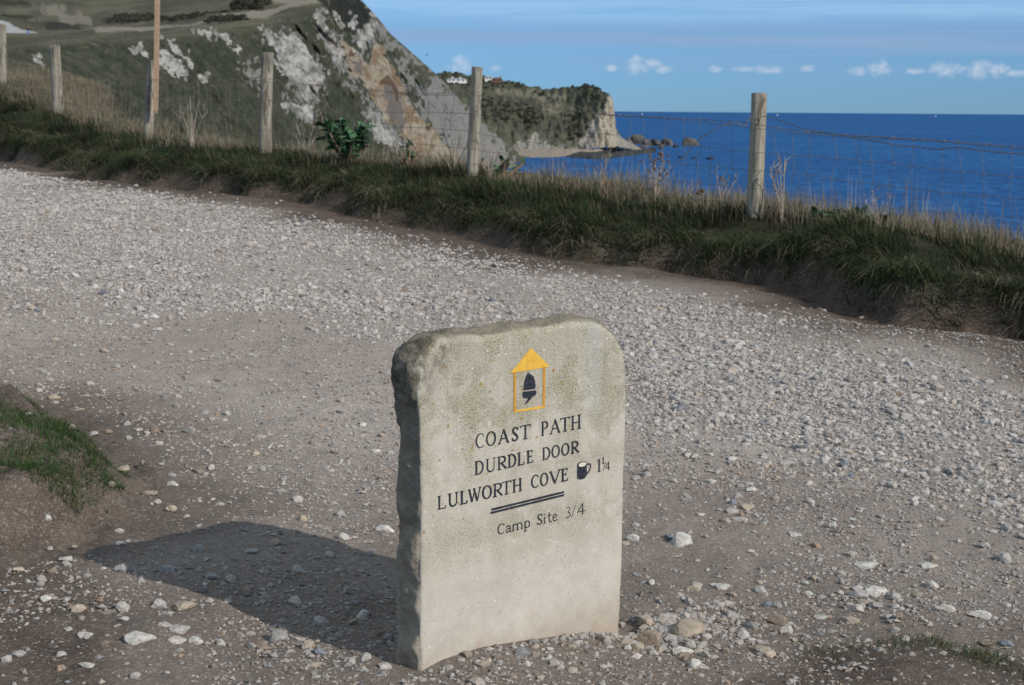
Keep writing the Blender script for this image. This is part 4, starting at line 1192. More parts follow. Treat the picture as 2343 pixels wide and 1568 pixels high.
cb = mixcol(n, [GREEN, LUSH], [.5, .5], rg); ct = mixcol(n, [LUSH * 1.0, LUSH * 1.4, OLIVE * 2.2, STRAW * .9], [.36, .24, .24, .16], rg)
o = link('mound_turf', blades('mound_turf', np.stack([x, y, z - .006], 1), rg.uniform(.014, .036, n) * (1 + .7 * edge) * (1 + .5 * fbm(x * 9, y * 9, seed=469, oct=2)), rg.uniform(.0018, .003, n), ang, np.clip(.35 + .5 * edge + rg.normal(0, .2, n), .05, 1.2), cb, ct, 6, droop=.12 + .5 * edge))
tag(o, 'bright green turf on the soil mound at the left edge', 'grass', kind='stuff')
# small grass at the bottom right
rg = np.random.default_rng(471)
n = 26000
x = rg.uniform(.75, 1.6, n); y = rg.uniform(3.3, 4.1, n)
_lg = ground_hit([1930, 2000, 2070, 2150, 2240, 2342, 2450], [1502, 1494, 1476, 1482, 1506, 1548, 1590])
line = np.interp(x, _lg[:, 0], _lg[:, 1])
pat = fbm(x * 6, y * 6, seed=473, oct=3)
k = (rg.uniform(0, 1, n) < np.exp(-((y - line + .02) / .085) ** 2) * np.interp(x, [.75, .9, 1.05, 1.3], [.06, .10, .34, .5]) * (.55 + 1.5 * pat)) 
x, y = x[k], y[k]; n = len(x); z = gz(x, y)
cb = mixcol(n, [GREEN, LUSH, BROWN_], [.5, .3, .2], rg); ct = mixcol(n, [LUSH * .9, GREEN * 1.4, OLIVE * 1.5, STRAW], [.3, .25, .25, .2], rg)
o = link('verge_turf', blades('verge_turf', np.stack([x, y, z - .004], 1), rg.uniform(.012, .036, n), rg.uniform(.0014, .0024, n), rg.uniform(0, 6.28, n), np.abs(rg.normal(.45, .25, n)), cb, ct, 7))
tag(o, 'sparse short grass in the bottom right corner', 'grass', kind='stuff')

# ================================================================== PLANTS
m, nt, b = material('cabbage_leaf')
co = nt.new('ShaderNodeTexCoord').outputs['Object']
oi = nt.new('ShaderNodeObjectInfo').outputs['Random']
n = nt.noise(co, 22, 4, .6)
c = nt.mix(n, (.030, .078, .036), (.085, .175, .08))
c = nt.mix(1.0, c, nt.ramp(oi, [(0, .6), (1, 1.5)]), 'MULTIPLY')
nt.put(b.inputs['Base Color'], c); b.inputs['Roughness'].default_value = .7; b.inputs['Specular IOR Level'].default_value = .25
M_LEAF = m
def leaf_mesh(seed):
    rg = np.random.default_rng(seed)
    nu, nv = 7, 6; V = []
    for i in range(nu):
        u = i / (nu - 1)
        wd = .34 * math.sin(math.pi * min(1, u * .9 + .1)) ** .7 * (1 + .16 * math.sin(u * 17 + seed))
        for j in range(nv):
            s = (j / (nv - 1) - .5) * 2
            wav = .05 * math.sin(u * 14 + s * 4 + seed) * abs(s)
            V.append((u, s * wd, .10 * abs(s) * (1 - u) + wav - .45 * u * u + .25 * u))
    me = bpy.data.meshes.new('leaf'); me.from_pydata(V, [], [tuple(f) for f in grid_faces(nu, nv).tolist()])
    me.polygons.foreach_set('use_smooth', [True] * len(me.polygons)); me.materials.append(M_LEAF); me.update()
    return me
LEAVES = [leaf_mesh(k) for k in range(5)]
M_STEM = mat_simple('woody_stem', (.26, .17, .11), .9, .3, 20, .3, .005)
def cabbage(px, py, y, height, width, n, lab, seed, lf=.15):
    rg = np.random.default_rng(seed)
    p = P(px, py, y); p[2] = gz(p[0], p[1])
    t = empty('sea_cabbage', p)
    mb = MB()
    heads = [(rg.normal(0, width * .24), rg.normal(0, width * .18), height * rg.uniform(.3, .8)) for _ in range(9)]
    for hd in heads: mb.tube([(0, 0, -.03), (hd[0] * .5, hd[1] * .5, hd[2] * .45), hd], [.016, .013, .007], 6)
    mb.build('stem', M_STEM, t, True)
    for k in range(n):
        hd = heads[k % 9]; q = rg.uniform(.3, 1.0)
        o = link('leaf', LEAVES[k % 5], t)
        o.location = (hd[0] * q, hd[1] * q, hd[2] * q)
        s = width * lf * rg.uniform(.7, 1.25); o.scale = (s, s, s)
        o.rotation_euler = (rg.normal(0, .3), rg.uniform(-1.7, .0), rg.uniform(0, 6.28))
    tag(t, lab, 'plant', 'leafy sea cabbages by the fence')
cabbage(795, 366, 15.7, .50, .80, 270, 'largest broad leaved green cabbage plant, between the two middle posts', 501)
cabbage(935, 376, 15.2, .34, .34, 40, 'smaller green cabbage plant left of the slim post', 502)
cabbage(1148, 392, 14.5, .24, .44, 40, 'low dark green cabbage plant just right of the slim post', 503)
cabbage(1392, 425, 13.5, .20, .18, 10, 'small green leafy plant in the dry grass against the sea', 504)
cabbage(1935, 500, 11.5, .15, .62, 110, 'low green leafy plant on the tussock right of the thick post', 505, .13)

def weed(px, py, y, h, n, lab, seed, heads=0, spread=.35, thick=.0055, cat='weed'):
    rg = np.random.default_rng(seed)
    p = P(px, py, y); p[2] = gz(p[0], p[1])
    t = empty('dead_weed', p)
    mb, hb = MB(), MB()
    for k in range(n):
        a = rg.uniform(0, 6.28); sp = spread * rg.uniform(.3, 1) * h; hh = h * rg.uniform(.55, 1)
        b0, b1, b2 = np.array([0, 0, -.02]), np.array([math.cos(a) * sp * .35, math.sin(a) * sp * .35, hh * .5]), np.array([math.cos(a) * sp, math.sin(a) * sp, hh])
        mb.tube([b0, b1, b2], [thick, thick * .8, thick * .4], 4)
        for j in range(3):
            q = rg.uniform(.4, .95); s0 = b1 + (b2 - b1) * q; d = rg.normal(size=3) * .35; d[2] = abs(d[2]) + .5
            e = s0 + d * h * .18
            mb.tube([s0, (s0 + e) / 2 + rg.normal(size=3) * .006, e], [thick * .55, thick * .45, thick * .3], 3)
            if heads and rg.uniform() < .8:
                r = heads * rg.uniform(.6, 1.2)
                hb.tube([e - np.array([0, 0, r]), e - np.array([0, 0, r * .4]), e + np.array([0, 0, r * .4]), e + np.array([0, 0, r])], [r * .3, r * .9, r * .8, r * .15], 6)
    mb.build('stalk', M_TWIG, t)
    if heads: hb.build('seed_heads', M_SEED, t)
    tag(t, lab, cat, 'dead stalks along the fence')
weed(1500, 430, 13.0, .44, 13, 'brown dried thistle with dark seed heads against the blue sea', 601, .013, .3, .004)
weed(1602, 468, 12.5, .14, 3, 'small dry umbel head standing left of the thick post', 602, .018, .3)
weed(1040, 396, 14.3, .44, 6, 'bare branching twigs left of the slim post', 603, 0, .6, .006)
weed(905, 380, 15.3, .55, 4, 'tall bare twigs between the two green cabbage plants', 604, 0, .4)
weed(700, 366, 15.8, .5, 7, 'pale dead stalks right of the stout post', 605, 0, .5)
weed(1120, 398, 14.3, .42, 6, 'pale bare stalks leaning just right of the slim post', 606, 0, .6)
weed(1790, 500, 11.6, .55, 7, 'tall brown dead stems with small heads right of the thick post', 607, .008, .25)
weed(2010, 510, 11.0, .34, 5, 'dark forked dead stems right of the low green plant', 608, 0, .45, .004)
weed(440, 350, 17.5, .62, 8, 'pale dead stalks right of the batten post', 609, 0, .4)
weed(1370, 440, 13.4, .36, 4, 'sparse dark stems in the grass before the bay', 610, .007, .35)
weed(1650, 480, 12.2, .40, 5, 'thin stems with dark seed pods left of the thick post', 611, .009, .3)

# ================================================================== WAYMARK STONE
stone = empty('waymark_stone', STONE0, STONE_RZ)
tag(stone, 'pale carved limestone waymark slab with black lettering and yellow arrow', 'waymark stone')
nrm_f = -SB
def face_uv(px, py):
    d = np.array(ray(px, py)); o_ = np.array([0, 0, CZ])
    k = ((STONE0 - o_) @ nrm_f) / (d @ nrm_f)
    q = o_ + d * k - STONE0
    return np.array([q @ SU, q[2]])
OUT_PX = [(961, 1540), (962, 1400), (962, 1300), (964, 1200), (962, 1087), (961, 1020), (961, 971), (957, 934), (954, 905), (953, 872), (954, 845), (959, 824), (969, 806), (986, 790), (1008, 777), (1048, 770), (1128, 768),
          (1188, 757), (1253, 750), (1285, 741), (1330, 736), (1361, 739), (1388, 752), (1409, 772), (1421, 795), (1428, 825), (1431, 871), (1430, 971), (1427, 1072), (1423, 1200), (1421, 1300), (1414, 1450)]
out = np.array([face_uv(*q) for q in OUT_PX])
out = np.concatenate([[[.3, -.25], [out[0, 0] + .02, -.25], [out[0, 0], -.23]], out, [[out[-1, 0] - .004, -.23], [out[-1, 0] - .024, -.25], [.3, -.25]]])
seg = np.linalg.norm(np.diff(out, axis=0), axis=1); cum = np.concatenate([[0], np.cumsum(seg)])
NO = 520
tt = np.linspace(0, cum[-1], NO)
ol = np.stack([np.interp(tt, cum, out[:, j]) for j in (0, 1)], 1)
for _ in range(10): ol[1:-1] = (ol[:-2] + 2 * ol[1:-1] + ol[2:]) / 4
tg = np.gradient(ol, axis=0); tg /= np.linalg.norm(tg, axis=1)[:, None]
on = np.stack([-tg[:, 1], tg[:, 0]], 1)           # outward (outline runs up the left side, over, down the right)
on = -on if (on[NO // 4] @ np.array([-1, 0])) < 0 else on
THK = .098
rows = []
prof = [0, .0015, .006, .012, .019, .027, .035, .043, .051, .059, .067, .075, .083, .090, .096, THK]
vv = np.clip(ol[:, 1], -.3, 1)
topness = sstep(ol[:, 1], .60, .76)
for k, dpt in enumerate(prof):
    rn = .005 * fbm(ol[:, 0] * 9 + 3, ol[:, 1] * 9, dpt * 16, oct=4, seed=181) + .0075 * fbm(ol[:, 0] * 26, ol[:, 1] * 26, dpt * 38, oct=5, seed=183, gain=.62)
    f_in = sstep(np.array(dpt), 0, .02)
    chip = .0035 * np.clip(fbm(ol[:, 0] * 22, ol[:, 1] * 22, 0, oct=4, seed=187), 0, 1)
    off_ = rn * f_in * .9 - (chip if k < 2 else 0) - .012 * max(0, (dpt - .075) / .025) ** 2 + .003 * math.sin(math.pi * min(dpt / THK, 1))
    # weathered slope of the top and left shoulder
    off_ = off_ + topness * (.008 * f_in * math.sin(math.pi * min(dpt / THK, 1)) + .004 * f_in)
    q = ol + on * off_[:, None]
    rows.append(np.stack([q[:, 0], np.full(NO, dpt), q[:, 1]], 1))
front = rows[0]
cu, cv = front[:, 0].mean(), front[:, 2].mean()
inner = []
for s in (.97, .9, .7, .45, .2, .0):
    q = front.copy(); q[:, 0] = cu + (front[:, 0] - cu) * s; q[:, 2] = cv + (front[:, 2] - cv) * s
    q[:, 1] = .0009 * fbm(q[:, 0] * 14, q[:, 2] * 14, oct=2, seed=191) * (s < .95)
    inner.append(q)
allrows = np.array(inner[::-1] + rows)
bk = rows[-1].copy(); backrows = []
for s in (.9, .5, .0):
    q = bk.copy(); q[:, 0] = cu + (bk[:, 0] - cu) * s; q[:, 2] = cv + (bk[:, 2] - cv) * s; q[:, 1] = THK + .004; backrows.append(q)
allrows = np.concatenate([allrows, np.array(backrows)], 0)
gf = grid_faces(len(allrows), NO)
allrows[:, -1] = allrows[:, 0]
me = mesh_np('slab', allrows, gf, None, None, True)
m, nt, b = material('waymark_limestone')
co = nt.new('ShaderNodeTexCoord').outputs['Object']
sp = nt.new('ShaderNodeSeparateXYZ'); nt.put(sp.inputs[0], co)
hgt_, dpt_ = sp.outputs[2], sp.outputs[1]
n0 = nt.noise(co, 5, 5, .6); n1 = nt.noise(co, 26, 6, .68); n2 = nt.noise(co, 150, 4, .72); n3 = nt.noise(co, 9, 5, .7, .4)
c = nt.mix(nt.step(n0, .3, .7), (.445, .405, .345), (.515, .475, .412))
c = nt.mix(1.0, c, nt.ramp(n1, [(.3, .90), (.7, 1.07)]), 'MULTIPLY')
# grey-green algae film: heavier on the upper part
up_ = nt.step(hgt_, .26, .62)
low_ = nt.math('MULTIPLY', nt.step(nt.math('ABSOLUTE', nt.math('SUBTRACT', hgt_, .30)), .13, .0), .55)
film = nt.math('MULTIPLY', nt.math('MAXIMUM', up_, low_), nt.math('MAXIMUM', nt.step(n3, .38, .60), nt.math('MULTIPLY', nt.step(hgt_, .58, .76), .6)))
speck = nt.step(nt.noise(co, 210, 3, .75), .47, .58)
c = nt.mix(nt.math('MULTIPLY', nt.math('MULTIPLY', film, speck), .85), c, (.105, .098, .055))
c = nt.mix(nt.math('MULTIPLY', film, .38), c, (.275, .262, .148))
fine = nt.step(nt.noise(co, 240, 4, .85), .53, .64)
c = nt.mix(nt.math('MULTIPLY', fine, nt.math('ADD', .26, nt.math('MULTIPLY', up_, .46))), c, (.20, .18, .14))
rain = nt.noise(nt.mapping(co, (42, 42, 2.2)), 1, 5, .65, .3)
c = nt.mix(nt.math('MULTIPLY', nt.math('MULTIPLY', nt.step(rain, .5, .72), nt.step(hgt_, .30, .62)), .38), c, (.21, .195, .145))
# grey vertical wash under the right shoulder
wash = nt.math('MULTIPLY', nt.step(nt.math('ABSOLUTE', nt.math('SUBTRACT', sp.outputs[0], .575)), .05, .0), nt.step(hgt_, .50, .60))
c = nt.mix(nt.math('MULTIPLY', wash, .35), c, (.42, .42, .43))
# scattered dark pits and white shell flecks
pit = nt.voro(co, 75, 'F1', 'Distance'); pc = nt.new('ShaderNodeSeparateColor'); nt.put(pc.inputs[0], nt.voro(co, 75, 'F1', 'Color'))
c = nt.mix(nt.math('MULTIPLY', nt.math('MULTIPLY', nt.step(pit, .28, .14), nt.math('GREATER_THAN', pc.outputs[0], .91)), .45), c, (.18, .16, .125))
c = nt.mix(nt.math('MULTIPLY', nt.math('MULTIPLY', nt.step(pit, .32, .2), nt.math('GREATER_THAN', pc.outputs[1], .965)), .5), c, (.62, .61, .58))
# orange lichen rosettes, mostly upper left
wn = nt.new('ShaderNodeTexNoise'); wn.inputs['Scale'].default_value = 60; wn.inputs['Detail'].default_value = 4; nt.put(wn.inputs['Vector'], co)
wv = nt.new('ShaderNodeVectorMath', operation='MULTIPLY_ADD'); nt.put(wv.inputs[0], wn.outputs['Color']); wv.inputs[1].default_value = (.022, .022, .022); nt.put(wv.inputs[2], nt.mapping(co, (1, .02, 1)))
lv = nt.voro(wv.outputs[0], 38, 'F1', 'Distance'); lc = nt.new('ShaderNodeSeparateColor'); nt.put(lc.inputs[0], nt.voro(wv.outputs[0], 38, 'F1', 'Color'))
rad_ = nt.math('MULTIPLY', nt.math('POWER', lc.outputs[1], 1.4), .40)
spot = nt.step(nt.math('SUBTRACT', nt.math('ADD', lv, nt.math('MULTIPLY', nt.math('SUBTRACT', n2, .5), .22)), rad_), .05, -.03)
lm = nt.math('MULTIPLY', nt.math('GREATER_THAN', lc.outputs[0], .40), nt.step(nt.math('SUBTRACT', hgt_, nt.math('MULTIPLY', sp.outputs[0], .35)), .20, .40))
c = nt.mix(nt.math('MULTIPLY', nt.math('MULTIPLY', spot, lm), .85), c, nt.mix(lc.outputs[2], (.27, .135, .03), (.32, .215, .05)))
# iron stains low on the face
c = nt.mix(nt.math('MULTIPLY', nt.math('MULTIPLY', nt.step(n3, .58, .8), nt.step(hgt_, .28, .08)), .45), c, (.40, .27, .17))
c = nt.mix(nt.math('MULTIPLY', nt.step(nt.math('ADD', hgt_, nt.math('MULTIPLY', n1, .06)), .10, -.02), .45), c, (.30, .22, .155))
# dressed-back sides carry dark lichen, thinning towards the ground
side_ = nt.step(dpt_, .001, .012)
sl = nt.math('MULTIPLY', side_, nt.step(nt.math('ADD', n1, nt.math('MULTIPLY', hgt_, .34)), .46, .72))
c = nt.mix(nt.math('MULTIPLY', sl, .55), c, nt.mix(nt.step(n2, .35, .65), (.030, .029, .023), (.19, .175, .14)))
c = nt.mix(nt.math('MULTIPLY', side_, .45), c, (.33, .275, .205))  # sides tinted warmer, standing in for light bounced off the ground
corner = nt.math('MULTIPLY', nt.step(nt.math('SUBTRACT', hgt_, nt.math('MULTIPLY', sp.outputs[0], 1.15)), .56, .72), nt.step(n1, .40, .60))
c = nt.mix(nt.math('MULTIPLY', corner, .8), c, (.075, .068, .05))
nt.put(b.inputs['Base Color'], c)
b.inputs['Roughness'].default_value = .92; b.inputs['Specular IOR Level'].default_value = .15
rel = nt.math('ADD', nt.math('MULTIPLY', n2, .30), nt.math('MULTIPLY', nt.math('MULTIPLY', nt.math('ADD', n1, nt.math('MULTIPLY', n2, .5)), side_), 5.0))
bump(nt, b, nt.math('SUBTRACT', rel, nt.math('MULTIPLY', nt.step(pit, .3, .1), .12)), .7, .006)
link('slab', me, stone, m)

# ---- painted marks
M_INK = mat_simple('black_paint', (.020, .024, .034), .7, .55, 160, .2, .0006)
M_YEL = mat_simple('yellow_paint', (.66, .39, .055), .55, .10, 60, .25, .0008)
M_YELD = mat_simple('deep_yellow_paint', (.52, .25, .025), .6, .12, 60, .25, .0008)
M_FOAM = mat_simple('cream_paint', (.60, .56, .47), .7, .1, 60, .2, .0006)
def wear(mat, amt):
    nt = NT(mat.node_tree); b = nt.n['Principled BSDF']
    src = b.inputs['Base Color'].links[0].from_socket
    co = nt.new('ShaderNodeTexCoord').outputs['Object']
    k = nt.step(nt.noise(co, 210, 4, .75), .60, .70)
    nt.put(b.inputs['Base Color'], nt.mix(nt.math('MULTIPLY', k, amt), src, (.34, .31, .26)))
wear(M_INK, .7); wear(M_YEL, .35); wear(M_YELD, .35)
class Paint:
    def __init__(s): s.mb = MB(); s.k = 0
    def poly(s, uv, lift=.0012, thick=.0010):
        uv = np.asarray(uv, float); n = len(uv); s.k += 1
        y0 = -(lift + .00006 * (s.k % 12))
        a = [(u, y0, v) for u, v in uv]; bk = [(u, .001, v) for u, v in uv]
        s.mb.add(a + bk, [tuple(range(n))] + [(i, n + i, n + (i + 1) % n, (i + 1) % n) for i in range(n)])
    def stroke(s, pts, w):
        pts = np.asarray(pts, float); w = np.broadcast_to(np.asarray(w, float), (len(pts),)) / 2
        t = np.gradient(pts, axis=0); t /= np.linalg.norm(t, axis=1)[:, None] + 1e-12
        nn = np.stack([-t[:, 1], t[:, 0]], 1)
        L, Rr = pts + nn * w[:, None], pts - nn * w[:, None]
        for i in range(len(pts) - 1):
            pass
        n = len(pts); s.k += 1
        y0 = -(.0012 + .00006 * (s.k % 12))
        v = [(u, y0, q) for u, q in L] + [(u, y0, q) for u, q in Rr] + [(u, .001, q) for u, q in L] + [(u, .001, q) for u, q in Rr]
        f = []
        for i in range(n - 1):
            f += [(i, i + 1, n + i + 1, n + i), (i, 2 * n + i, 2 * n + i + 1, i + 1), (n + i, n + i + 1, 3 * n + i + 1, 3 * n + i)]
        f += [(0, n, 3 * n, 2 * n), (n - 1, 3 * n - 1, 4 * n - 1, 2 * n - 1)]
        s.mb.add(v, f)
    def build(s, name, mat, parent, label=None):
        o = s.mb.build(name, mat, parent)
        bm = bmesh.new(); bm.from_mesh(o.data); bmesh.ops.recalc_face_normals(bm, faces=bm.faces); bm.to_mesh(o.data); bm.free()
        if label: o['label'] = label
        return o

def arc(cx, cy, rx, ry, a0, a1, n=22):
    a = np.radians(np.linspace(a0, a1, n)); return np.stack([cx + rx * np.cos(a), cy + ry * np.sin(a)], 1), np.abs(np.cos(a))
TK, TN, SF = .125, .060, .055      # thick, thin, serif stroke as a fraction of cap height
def spline(p, n=30):
    p = np.asarray(p, float); t = np.linspace(0, len(p) - 1, n); k = np.arange(len(p))
    q = np.stack([np.interp(t, k, p[:, j]) for j in (0, 1)], 1)
    for _ in range(3): q[1:-1] = (q[:-2] + 2 * q[1:-1] + q[2:]) / 4
    return q
def G(ch):
    """strokes: (points in unit box, widths in cap heights)"""
    st = []
    def ln(a, b_, w): st.append((np.linspace(a, b_, 4), np.full(4, w)))
    def sf(x, y, h=.13): ln((x - h, y), (x + h, y), SF)
    if ch == 'C':
        p, c_ = arc(.58, .5, .5, .48, 52, 312); st.append((p, TN + (TK - TN) * np.where(p[:, 0] < .58, c_, c_ * .25))); ln((.9, .93), (.9, .74), SF)
    elif ch == 'O':
        p, c_ = arc(.5, .5, .45, .48, 0, 360, 34); st.append((p, TN + (TK - TN) * c_))
    elif ch == 'A':
        ln((.1, 0), (.5, 1), TN); ln((.48, 1), (.9, 0), TK); ln((.26, .34), (.76, .34), TN * .9); sf(.1, .02, .12); sf(.9, .02, .12)
    elif ch == 'S':
        q = spline([(.86, .8), (.72, .95), (.48, .98), (.22, .88), (.18, .72), (.36, .57), (.64, .45), (.86, .28), (.8, .1), (.52, .02), (.26, .06), (.12, .22)]); n = len(q)
        st.append((q, TN + (TK - TN) * np.sin(np.linspace(0, math.pi, n)) ** 1.5)); ln((.86, .95), (.86, .76), SF); ln((.12, .05), (.12, .25), SF)
    elif ch == 'T':
        ln((.5, 0), (.5, 1), TK); ln((0, .97), (1, .97), TN); ln((.02, 1), (.02, .84), SF); ln((.98, 1), (.98, .84), SF); sf(.5, .02, .2)
    elif ch in 'PR':
        ln((.2, 0), (.2, 1), TK); sf(.2, .02, .2); ln((.02, .975), (.5, .975), SF)
        p, c_ = arc(.48, .73, .42 if ch == 'P' else .36, .245, 90, -90, 16); st.append((p, TN + (TK - TN) * c_)); ln((.2, .485), (.5, .485), TN)
        if ch == 'R': ln((.42, .49), (.92, .03), TK); ln((.84, .02), (1.05, .02), SF)
    elif ch == 'H':
        for xx_ in (.17, .83): ln((xx_, 0), (xx_, 1), TK); sf(xx_, .02, .17); sf(xx_, .98, .17)
        ln((.17, .5), (.83, .5), TN)
    elif ch == 'D':
        ln((.18, 0), (.18, 1), TK); ln((0, .975), (.45, .975), SF); ln((0, .025), (.45, .025), SF)
        p, c_ = arc(.42, .5, .5, .475, 90, -90, 22); st.append((p, TN + (TK - TN) * c_))
    elif ch == 'U':
        p, c_ = arc(.5, .34, .34, .32, 180, 360, 16)
        pp = np.concatenate([[(.16, 1.), (.16, .7)], p, [(.84, .7), (.84, 1.)]]); ww = np.concatenate([[TK, TK], np.linspace(TK, TN, 16), [TN, TN]])
        st.append((pp, ww)); sf(.16, .98, .17); sf(.84, .98, .15)
    elif ch == 'L':
        ln((.22, 0), (.22, 1), TK); sf(.22, .98, .2); ln((0, .025), (.95, .025), TN); ln((.94, 0), (.97, .22), SF)
    elif ch == 'E':
        ln((.22, 0), (.22, 1), TK)
        for yy_, e in ((.03, .95), (.52, .72), (.97, .9)): ln((.0 if yy_ != .52 else .2, yy_), (e, yy_), TN)
        ln((.93, .02), (.96, .2), SF); ln((.89, .98), (.9, .8), SF); ln((.71, .6), (.71, .44), SF)
    elif ch == 'W':
        ln((.06, 1), (.3, 0), TK); ln((.3, 0), (.5, .95), TN); ln((.44, 1), (.7, 0), TK); ln((.7, 0), (.94, 1), TN); sf(.06, .98, .09); sf(.94, .98, .09); sf(.46, .98, .08)
    elif ch == 'V':
        ln((.08, 1), (.5, 0), TK); ln((.5, 0), (.92, 1), TN); sf(.08, .98, .12); sf(.92, .98, .12)
    elif ch == '1':
        ln((.5, 0), (.5, 1), TK); sf(.5, .02, .35); ln((.1, .84), (.5, .98), TN)
    elif ch == '4':
        ln((.68, 0), (.68, 1), TK * .8); ln((.68, 1), (.02, .32), TN); ln((.02, .3), (1, .3), TN)
    elif ch == '3':
        q = spline([(.1, .9), (.4, 1), (.75, .92), (.78, .72), (.55, .56), (.35, .53), (.6, .5), (.88, .36), (.82, .12), (.5, 0), (.1, .06)]); st.append((q, np.full(len(q), .075)))
    elif ch == '/':
        ln((.0, -.05), (1, 1.0), TN * .9)
    # lower case, x-height .66
    elif ch == 'a':
        q = spline([(.12, .52), (.35, .66), (.68, .62), (.78, .45), (.78, .1), (.95, .0)]); st.append((q, np.full(len(q), .09)))
        q = spline([(.78, .38), (.35, .34), (.1, .2), (.18, .03), (.45, .0), (.78, .16)]); st.append((q, np.full(len(q), .075)))
    elif ch == 'm':
        ln((.08, 0), (.08, .66), .09); ln((.5, 0), (.5, .5), .09); ln((.92, 0), (.92, .5), .09)
        for a in (.08, .5):
            q = spline([(a, .48), (a + .14, .64), (a + .32, .64), (a + .42, .46)], 14); st.append((q, np.full(len(q), .075)))
        for a in (.08, .5, .92): sf(a, .02, .08)
    elif ch == 'p':
        ln((.18, -.3), (.18, .66), .09); sf(.18, -.28, .2)
        p, c_ = arc(.5, .34, .36, .31, 0, 360, 26); st.append((p, .06 + .04 * c_))
    elif ch == 'i':
        ln((.5, 0), (.5, .64), .095); sf(.5, .02, .4); ln((.5, .80), (.5, .90), .1)
    elif ch == 't':
        q = spline([(.4, .92), (.4, .5), (.4, .12), (.6, .0), (.95, .06)], 16); st.append((q, np.full(len(q), .085))); ln((.02, .66), (.9, .66), .06)
    elif ch == 'e':
        q = spline([(.12, .36), (.88, .40), (.8, .58), (.5, .67), (.2, .56), (.1, .32), (.25, .08), (.55, 0), (.9, .12)]); st.append((q, np.full(len(q), .08)))
    return st

def k7(x, y): return ((1600 + x / 2.851) / 1.65329, (1500 + y / 2.851) / 1.65329)
def k6(x, y): return ((1600 + x / 2.857) / 1.65329, (1250 + y / 2.857) / 1.65329)
def text_line(name, base, cap, letters, thick=1.0, label=None):
    words, cur = [], []
    for l in letters:
        if cur and l[1] - cur[-1][2] > 55: words.append(cur); cur = []
        cur.append(l)
    words.append(cur)
    for w_ in words:
        text_word(name, base, cap, w_, thick * 1.12, 'black painted word ' + ''.join(q[0] for q in w_) if len(words) > 1 else label)
def text_word(name, base, cap, letters, thick=1.0, label=None):
    """base/cap: ((x,y),(x,y)) in the enlarged crop; letters: (char, x left, x right)"""
    pt = Paint()
    bl = lambda x: base[0][1] + (base[1][1] - base[0][1]) * (x - base[0][0]) / (base[1][0] - base[0][0])
    cl_ = lambda x: cap[0][1] + (cap[1][1] - cap[0][1]) * (x - cap[0][0]) / (cap[1][0] - cap[0][0])
    for ch, xl, xr in letters:
        a = face_uv(*k7(xl, bl(xl))); b_ = face_uv(*k7(xr, bl(xr))); ta = face_uv(*k7(xl, cl_(xl))); tb = face_uv(*k7(xr, cl_(xr)))
        H = .5 * (ta[1] - a[1] + tb[1] - b_[1])
        for pts, w in G(ch):
            x_, y_ = pts[:, 0:1], pts[:, 1:2]
            uv = (a * (1 - x_) + b_ * x_) * (1 - y_) + (ta * (1 - x_) + tb * x_) * y_
            pt.stroke(uv, np.asarray(w) * H * thick)
    return pt.build(name, M_INK, stone, label)
text_line('lettering', ((600, 556), (1690, 345)), ((600, 402), (1690, 196)),
          [('C', 562, 655), ('O', 678, 780), ('A', 808, 925), ('S', 950, 1028), ('T', 1045, 1155), ('P', 1272, 1345), ('A', 1366, 1475), ('T', 1475, 1580), ('H', 1592, 1698)], 1.08, 'black painted words COAST PATH')
text_line('lettering', ((565, 846), (1675, 602)), ((565, 700), (1660, 478)),
          [('D', 556, 648), ('U', 672, 778), ('R', 795, 898), ('D', 912, 1000), ('L', 1018, 1088), ('E', 1116, 1182), ('D', 1283, 1368), ('O', 1385, 1468), ('O', 1490, 1572), ('R', 1592, 1678)], 1.12, 'black painted words DURDLE DOOR')
text_line('lettering', ((165, 1219), (1555, 905)), ((160, 1076), (1550, 770)),
          [('L', 152, 242), ('U', 268, 378), ('L', 400, 474), ('W', 486, 622), ('O', 638, 735), ('R', 752, 852), ('T', 845, 948), ('H', 962, 1062), ('C', 1163, 1245), ('O', 1262, 1342), ('V', 1362, 1478), ('E', 1488, 1560)], 1.12, 'black painted words LULWORTH COVE')
text_line('lettering', ((1885, 812), (2010, 786)), ((1885, 676), (2010, 640)), [('1', 1872, 1918)], 1.05, 'black painted figure 1')
text_line('lettering', ((1885, 735), (2010, 712)), ((1885, 662), (2010, 640)), [('1', 1925, 1955)], 1.2, 'small raised figure 1 of the fraction')
text_line('lettering', ((1885, 810), (2010, 790)), ((1885, 725), (2010, 702)), [('/', 1936, 1966), ('4', 1962, 2012)], 1.2, 'small stroke and figure 4 of the fraction')
text_line('lettering', ((810, 1490), (1740, 1264)), ((810, 1380), (1720, 1150)),
          [('C', 800, 878), ('a', 888, 950), ('m', 960, 1072), ('p', 1086, 1156), ('S', 1222, 1288), ('i', 1290, 1322), ('t', 1336, 1388), ('e', 1388, 1448), ('3', 1530, 1592), ('/', 1598, 1640), ('4', 1660, 1744)], .95, 'black painted words Camp Site 3/4')
for (x0, y0, x1, y1) in ((735, 1220, 1518, 1030), (727, 1256, 1518, 1062)):
    pt = Paint(); xs_ = np.linspace(0, 1, 12)
    pt.stroke([face_uv(*k7(x0 + (x1 - x0) * t, y0 + (y1 - y0) * t)) for t in xs_], .0052 * (1 + .12 * np.sin(xs_ * 31))); pt.build('rule_line', M_INK, stone)
